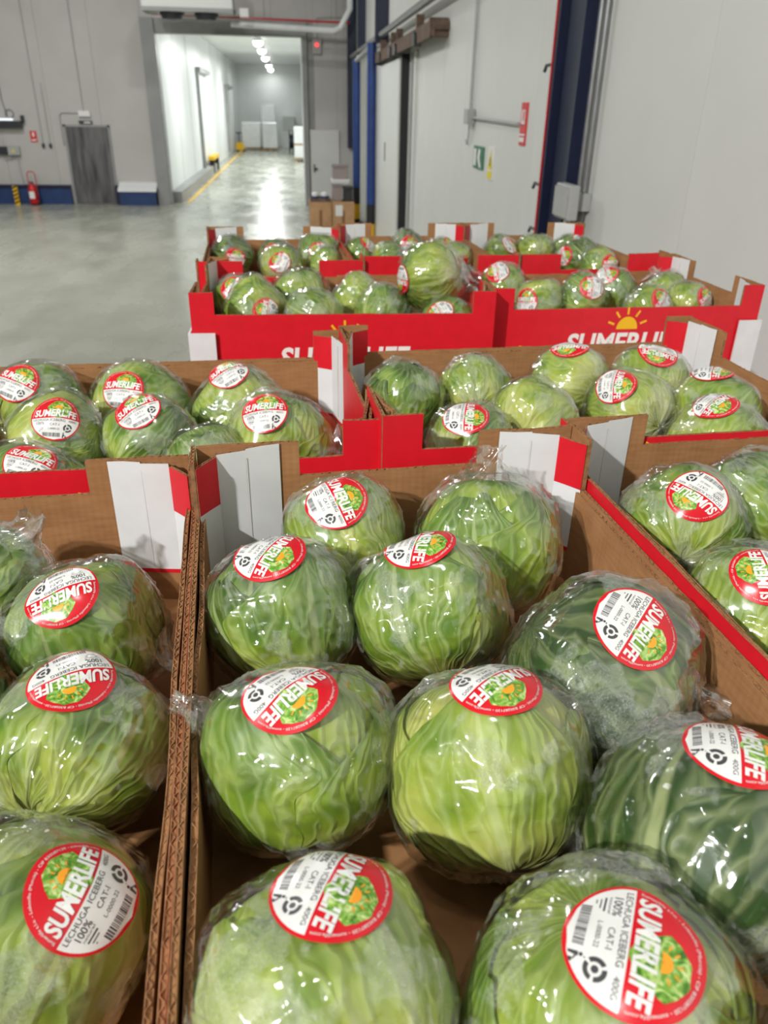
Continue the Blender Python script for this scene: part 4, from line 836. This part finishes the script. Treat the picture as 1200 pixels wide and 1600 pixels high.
def leaf_mesh(seed, k, nu, nv):
    """one wrapping leaf: stem at +Z, blade runs over the head towards -Z"""
    rnd = random.Random(seed * 100 + k)
    phi0 = k * 2 * math.pi * 0.382 + rnd.uniform(-.25, .25); hw = rnd.uniform(1.05, 1.45); thm = rnd.uniform(2.0, 2.6)
    b, a = np.meshgrid(np.linspace(0, 1, nu), np.linspace(-1, 1, nv), indexing='ij'); a = a.ravel(); b = b.ravel()
    shape = np.sin(np.clip(b * 1.06, 0, 1) ** 0.55 * math.pi * .5) * (1 - .55 * np.clip((b - .62) / .38, 0, 1) ** 2)
    rag = 1 + .10 * (vnoise(np.stack([b * 9 + k, np.sign(a) * 3 + seed, b * 0], -1), seed) - .5) * 2
    phi = phi0 + a * hw * shape * rag + .12 * np.sin(b * 4 + k)
    tip = 1 - .16 * a * a + .05 * (vnoise(np.stack([a * 5 + k * 3, a * 0 + seed, a * 0 + 1.5], -1), seed + 3) - .5) * 2
    theta = .02 + b * thm * (tip * b + (1 - b))
    D = sph(theta, phi)
    R = body_r(D, seed) * (0.940 + 0.0068 * k)
    edge = np.clip((np.abs(a) - .62) / .38, 0, 1) ** 2 + np.clip((b - .80) / .2, 0, 1) ** 2
    ruff = vnoise(np.stack([D[:, 0] * 7, D[:, 1] * 7, D[:, 2] * 7 + k * 4], -1), seed + k) - .5
    blister = fbm(D * 3.6 + seed, seed + 9, 2) - .5
    ribs = np.cos(a * 9) * .5 * (1 - .5 * b)
    mid = np.exp(-(a / .10) ** 2) * (1 - b * .85)
    R = R + .030 * blister + .024 * edge * ruff - .011 * edge + .0045 * ribs + .024 * mid
    R = np.minimum(R, body_r(D, seed) * 1.0)
    V = D * R[:, None]
    return npmesh('outer_leaf', V, grid_faces(nu, nv), ['lettuce_leaf'], uv=np.stack([a * .5 + .5, b], -1))
def core_mesh(seed, nu, nv):
    th, ph = np.meshgrid(np.linspace(0.01, math.pi - .01, nu), np.linspace(0, 2 * math.pi, nv), indexing='ij'); th = th.ravel(); ph = ph.ravel()
    D = sph(th, ph); Dn = sph(th, ph % (2 * math.pi - 1e-9))
    R = body_r(D, seed) * .915 + .03 * (fbm(D * 5 + seed, seed, 3) - .5)
    return npmesh('core', D * R[:, None], grid_faces(nu, nv), ['lettuce_leaf'], uv=np.stack([(ph / 6.2832 * 3) % 1.0 * 0 + ph / 6.2832 * 3, th / math.pi], -1))
def film_mesh(seed, nu, nv, flat=None):
    """stretch film pulled over the head, folds gathered towards +Z of the film frame"""
    th, ph = np.meshgrid(np.linspace(0.004, math.pi - .004, nu), np.linspace(0, 2 * math.pi, nv), indexing='ij'); th = th.ravel(); ph = ph.ravel()
    D = sph(th, ph); R = film_r(D, th, ph, seed)
    if flat is not None:
        A3, nrm, rad = flat; W = D @ A3.T; c = np.array(nrm); n0 = np.linalg.inv(A3) @ c; n0 /= np.linalg.norm(n0); c = A3 @ n0
        dist = np.linalg.norm(W - c[None], axis=1) / rad; k = np.clip((1.45 - dist) / .40, 0, 1); k = k * k * (3 - 2 * k)
        R = R * (1 - k) + (film_base(D, seed) - .004) * k
    return npmesh('film_wrap', D * R[:, None], grid_faces(nu, nv), ['clear_film'], uv=np.stack([ph / 6.2832, th / math.pi], -1))
def film_base(D, seed): return body_r(D, seed) * 1.008
def film_r(D, th, ph, seed):
    R = film_base(D, seed)
    c, s = np.cos(ph), np.sin(ph)
    fold = vnoise(np.stack([c * 7 + seed, s * 7, th * 1.1], -1), seed + 5); fold = (1 - np.abs(2 * fold - 1)) ** 3
    gather = np.clip(1 - th / 2.0, 0, 1)
    cr = vnoise(D * 5.5 + seed * 1.3, seed + 8); cr = (1 - np.abs(2 * cr - 1)) ** 6
    cr2 = vnoise(D * 11 + seed * 2.3, seed + 18); cr2 = (1 - np.abs(2 * cr2 - 1)) ** 5
    loose = np.clip(fbm(D * 1.6 + seed * 3.9, seed + 21, 2) - .52, 0, 1)
    return R + (.012 + .05 * gather) * fold * .9 + .022 * cr + .012 * cr2 + loose * (.14 + .12 * cr) - .006
def tail_mesh(seed):
    """loose twisted end of the film"""
    nu, nv = 26, 40; t, ph = np.meshgrid(np.linspace(0, 1, nu), np.linspace(0, 2 * math.pi, nv), indexing='ij'); t = t.ravel(); ph = ph.ravel()
    n = vnoise(np.stack([np.cos(ph) * 3 + seed, np.sin(ph) * 3, t * 2.2], -1), seed) - .5
    n2 = vnoise(np.stack([np.cos(ph) * 7 + seed, np.sin(ph) * 7, t * 5], -1), seed + 4) - .5
    w = .55 * (1 - t) ** 1.5 + .10 + .26 * np.clip(t - .35, 0, 1)
    r = w * (1 + 1.1 * n + .5 * n2)
    V = np.stack([r * np.cos(ph + t * 1.4), r * .6 * np.sin(ph + t * 1.4), t * .72 + .10 * n], -1)
    return npmesh('film_tail', V, grid_faces(nu, nv), ['clear_film'], uv=np.stack([ph / 6.2832, t], -1))

# sticker artwork in unit-circle coordinates: list of (layer, material, verts Nx2, faces)
def disc2d(rx, ry, cx=0, cy=0, rings=1, n=40, a0=0, a1=2 * math.pi):
    v = [(cx, cy)]; f = []
    for r in range(1, rings + 1):
        for j in range(n): t = a0 + (a1 - a0) * j / n; v.append((cx + rx * r / rings * math.cos(t), cy + ry * r / rings * math.sin(t)))
    for j in range(n): f.append((0, 1 + j, 1 + (j + 1) % n))
    for r in range(1, rings):
        for j in range(n):
            a, b = 1 + (r - 1) * n + j, 1 + (r - 1) * n + (j + 1) % n; f += [(a, a + n, b + n), (a, b + n, b)]
    return np.array(v), f
def white_half(c=-.04, r=.935, nx=26, ny=12):
    v = []; f = []
    for i in range(ny + 1):
        for j in range(nx + 1):
            y = c - (r + c) * i / ny; x = math.sqrt(max(0, r * r - y * y)) * (2 * j / nx - 1); v.append((x, y))
    for i in range(ny):
        for j in range(nx):
            a = i * (nx + 1) + j; f += [(a, a + nx + 1, a + nx + 2), (a, a + nx + 2, a + 1)]
    return np.array(v), f
def txt(s, x, y, h, w=None, bold=0.0, shear=0.0):
    v, f = text2d(s, bold, shear); v = v.copy(); k = (w / v[:, 0].max()) if w else h
    v[:, 0] = v[:, 0] * k + x; v[:, 1] = v[:, 1] * h + y; return v, f
def arc_text(s, r, a0, a1, h):
    v, f = text2d(s); v = v.copy(); t = a0 + (a1 - a0) * v[:, 0] / v[:, 0].max(); rr = r + v[:, 1] * h
    return np.stack([np.cos(t) * rr, np.sin(t) * rr], -1), f
def quad2(x0, y0, x1, y1): return np.array([(x0, y0), (x1, y0), (x1, y1), (x0, y1)]), [(0, 1, 2), (0, 2, 3)]
def sticker_art(full):
    A = [(0, 'sticker_red', *disc2d(1, 1, rings=7 if full else 4, n=48 if full else 28)), (1, 'sticker_white', *white_half(nx=26 if full else 14, ny=12 if full else 6))]
    v, f = disc2d(1, 1, rings=5 if full else 3, n=30); ta = np.arctan2(v[:, 1], v[:, 0])
    v = np.stack([.14 + v[:, 0] * (.43 + .03 * np.sin(5 * ta) + .02 * np.sin(11 * ta)), .38 + v[:, 1] * (.40 + .02 * np.sin(7 * ta))], -1)
    A.append((1, 'sticker_green', v, f))
    v, f = disc2d(.15, .15, .10, .37, 3, 18); v[:, 1] = np.maximum(v[:, 1], .37)
    A.append((2.5, 'sticker_orange', v, f))
    B = [(3, 'sticker_white', *txt('SUMERLIFE', -.80, .03, .30, 1.60, .035, .14))]
    if full:
        for a in (25, 60, 95, 130, 158):
            c, s = math.cos(math.radians(a)), math.sin(math.radians(a)); A.append((2.5, 'sticker_orange', np.array([(.10 + c * .2 - s * .012, .37 + s * .2 + c * .012), (.10 + c * .29 - s * .012, .37 + s * .29 + c * .012), (.10 + c * .29 + s * .012, .37 + s * .29 - c * .012), (.10 + c * .2 + s * .012, .37 + s * .2 - c * .012)]), [(0, 2, 1), (0, 3, 2)]))
        B += [(2, 'sticker_white', *arc_text('Sumerlife s.l.u. - Lobosillo (Murcia) - CIF B30287120 - sumerlife.com', .86, math.radians(178), math.radians(2), .055)),
              (2, 'sticker_ink', *txt('LECHUGA ICEBERG', -.84, -.17, .10, 1.22, .004)), (2, 'sticker_ink', *txt('400G', .50, -.17, .09, .30)),
              (2, 'sticker_ink', *txt('100%', -.70, -.33, .13, .34, .01)), (2, 'sticker_ink', *txt('natural', -.68, -.40, .05, .30)), (2, 'sticker_ink', *quad2(-.66, -.47, -.40, -.44)), (2, 'sticker_ink', *quad2(-.62, -.53, -.44, -.51)),
              (2, 'sticker_ink', *txt('CAT-I', -.16, -.34, .10, .34)), (2, 'sticker_ink', *txt('L-0000-22', -.22, -.50, .075, .42)), (2, 'sticker_ink', *quad2(-.60, -.595, .40, -.575))]
        x = -.46; rb = random.Random(5)
        while x < .22:
            wd = rb.choice((.012, .018, .03)); B.append((2, 'sticker_ink', *quad2(x, -.80, x + wd, -.63))); x += wd + rb.choice((.010, .016, .022))
        # round recycling emblem and the little bin figure
        for q in range(3):
            t0 = q * 2.094; v = []; f = []
            for j in range(8):
                t = t0 + 1.75 * j / 7
                for r in (.10, .17): v.append((.50 + r * math.cos(t), -.42 + r * math.sin(t)))
            for j in range(7): f += [(2 * j, 2 * j + 1, 2 * j + 3), (2 * j, 2 * j + 3, 2 * j + 2)]
            B.append((2, 'sticker_ink', np.array(v), f))
        B.append((2, 'sticker_ink', *disc2d(.055, .055, .50, -.42, 1, 12)))
        B += [(2, 'sticker_ink', *disc2d(.03, .03, .36, -.64, 1, 10)), (2, 'sticker_ink', np.array([(.33, -.68), (.40, -.68), (.37, -.84), (.33, -.84)]), [(0, 2, 1), (0, 3, 2)]), (2, 'sticker_ink', np.array([(.39, -.70), (.46, -.74), (.45, -.76), (.39, -.73)]), [(0, 2, 1), (0, 3, 2)]), (2, 'sticker_ink', *quad2(.43, -.82, .49, -.76))]
    else:
        B += [(2, 'sticker_ink', *quad2(-.46, -.78, .22, -.66)), (2, 'sticker_ink', *quad2(-.7, -.18, .6, -.14)), (2, 'sticker_ink', *disc2d(.14, .14, .50, -.42, 1, 12)), (2, 'sticker_ink', *quad2(-.6, -.42, -.3, -.30))]
    return A, B
ART = {True: sticker_art(True), False: sticker_art(False)}
def sticker_mesh(name, art, Rs, nrm, tan, toLocal, toWorld, seed, lift):
    """wraps the flat artwork onto the smooth film surface of one head"""
    V = []; F = []; M = []; mats = []
    base = 0; n = np.array(nrm); t = np.array(tan); t = t - n * (t @ n); t /= np.linalg.norm(t); bt = np.cross(n, t)
    dl = toLocal @ n; dl /= np.linalg.norm(dl); c0 = toWorld @ (dl * film_base(dl[None], seed)[0])
    for (lay, mat, v, f) in art:
        v = np.asarray(v, float); W = c0[None] + Rs * (v[:, :1] * t[None] + v[:, 1:2] * bt[None])
        d = W @ toLocal.T; d /= np.linalg.norm(d, axis=1)[:, None]
        P = (d * (film_base(d, seed) + .002)[:, None]) @ toWorld.T
        nn = P / np.linalg.norm(P, axis=1)[:, None]
        V.append(P + nn * (lift + lay * .00016))
        if mat not in mats: mats.append(mat)
        for q in f: F.append(tuple(base + i for i in q)); M.append(mats.index(mat))
        base += len(v)
    me = bpy.data.meshes.new(name); me.from_pydata(np.concatenate(V).tolist(), [], F)
    for m_ in mats: me.materials.append(MATS[m_])
    me.polygons.foreach_set('material_index', M); me.polygons.foreach_set('use_smooth', [True] * len(F)); me.update(); return me
# heads that fill the parts of the trays beyond the picture edges
_n5 = ['first', 'second', 'third', 'fourth']
for k, (x, y) in enumerate(((-.389, .168), (-.401, .317), (-.412, .467), (-.424, .616))):
    LETTUCES.append(('L1', (x, y, TOP - .107), .065, .4 + .1 * (k % 3), None, 'stickerless lettuce along the outer wall of the near left crate, %s from its front' % _n5[k]))
for k, (x, y) in enumerate(((-.273, .217), (-.294, .365), (-.310, .500))):
    LETTUCES.append(('L1', (x, y, TOP - .107), .064, .35 + .12 * k, None, 'stickerless lettuce in the middle column of the near left crate, %s from its front' % _n5[k]))
for k, (x, y) in enumerate(((.448, .276), (.437, .415))):
    LETTUCES.append(('R1', (x, y, TOP - .095), .064, .35 + .12 * k, None, 'stickerless lettuce beside the red-edged wall of the near right crate, %s from its front' % _n5[k]))
for k, (x, y) in enumerate(((.583, .346), (.572, .486), (.561, .625), (.642, .752))):
    LETTUCES.append(('R1', (x, y, TOP - .095), .064, .35 + .1 * k, None, 'stickerless lettuce on the wall side of the near right crate, %s from its front' % _n5[k]))
LETTUCES.append(('L2', (-.424, .867, TOP - .10), .064, .4, None, 'stickerless lettuce in the outer front corner of the second-row left crate'))
_HEAD = {}
def head_set(var, hi):
    key = (var, hi)
    if key not in _HEAD:
        if hi: _HEAD[key] = (core_mesh(var, 40, 60), [leaf_mesh(var, k, 56, 44) for k in range(7)])
        else: _HEAD[key] = (core_mesh(var, 30, 44), [leaf_mesh(var, k, 30, 24) for k in range(6)])
    return _HEAD[key]
STEM = {3: (0.15, -.75, -.65), 6: (.05, -.70, -.75), 4: (.75, -.45, -.5), 7: (-.6, -.55, -.55), 5: (0, -.6, -.8), 8: (.3, -.9, -.2), 9: (.2, -.2, -.95), 2: (.1, -.6, -.8), 0: (.2, -.6, -.8), 1: (-.1, -.5, -.85)}
TAILS = {10: (.55, .1, .85), 4: (.9, -.25, -.1), 1: (.05, .35, .95), 23: (.85, -.4, -.1), 40: (.95, -.1, -.1), 31: (.95, -.2, .1), 11: (.9, -.2, -.3), 5: (-.85, .25, .3), 47: (-.6, -.2, .8)}
SQUASH = {4: (1.10, .98, .92), 7: (1.08, 1.02, .95), 9: (1.02, 1.02, .98), 14: (1.0, 1.0, .9)}
def quat_to(zdir, spin):
    z = Vector(zdir).normalized(); q = Vector((0, 0, 1)).rotation_difference(z)
    return q.to_matrix() @ Matrix.Rotation(spin, 3, 'Z')
for i, (cn, P, r, tone, st, label) in enumerate(LETTUCES):
    rnd = random.Random(i * 13 + 1)
    near = cn in ('C1', 'L1', 'R1'); mid = cn in ('L2', 'C2'); var = (i * 5 + 3) % 8
    sq = SQUASH.get(i, (rnd.uniform(.97, 1.05), rnd.uniform(.97, 1.04), rnd.uniform(.92, 1.0)))
    root = empty('iceberg_lettuce', (P[0], P[1], P[2] - r * sq[2])); tag(root, label, 'lettuce', 'film-wrapped iceberg lettuces'); up = Vector((0, 0, r * sq[2]))
    sd = STEM.get(i, (rnd.uniform(-.8, .8), rnd.uniform(-1, .1), rnd.uniform(-1, .1)))
    Rm = quat_to(sd, rnd.uniform(0, 6.28)); S = Matrix.Diagonal((r * sq[0], r * sq[1], r * sq[2]))
    A3 = Rm @ S                                     # unit head -> lettuce frame
    M4 = Matrix.Translation(up) @ A3.to_4x4()
    core, leaves = head_set(var, near)
    def put(nm, me, par=root):
        o = link(nm, me, par); o.matrix_local = M4; return o
    o = put('core', core); o['tone'] = tone - .12
    for k, lm in enumerate(leaves):
        o = put('outer_leaf', lm); o['tone'] = tone + rnd.uniform(-.20, .16)
    flat = (np.array(A3), st[0], .0325) if st else None
    fm = film_mesh(var, 110, 170, flat) if near else film_mesh(var, 64, 100, flat)
    fo = put('film_wrap', fm)
    if i in TAILS:
        td = Vector(TAILS[i]).normalized(); dl = np.array(A3.inverted() @ td); dl /= np.linalg.norm(dl)
        q = quat_to(td, rnd.uniform(0, 6.28)); pos = up + A3 @ Vector(dl * film_base(dl[None], var)[0] * .93)
        ts = r * (.62 if i != 40 else .9)
        o = link('film_tail', tail_mesh(i), fo); o.matrix_parent_inverse = M4.inverted(); o.matrix_basis = Matrix.Translation(pos) @ (q @ Matrix.Diagonal((ts, ts, ts * (1.0 if i != 10 else 1.3)))).to_4x4()
    if st:
        A_, B_ = ART[True]
        tW = np.array(A3); tL = np.linalg.inv(tW)
        s1 = link('sticker', sticker_mesh('sticker', A_, .0325, st[0], st[1], tL, tW, var, .0006), root, up)
        s2 = link('lettering', sticker_mesh('lettering', B_, .0325, st[0], st[1], tL, tW, var, .0006), s1)
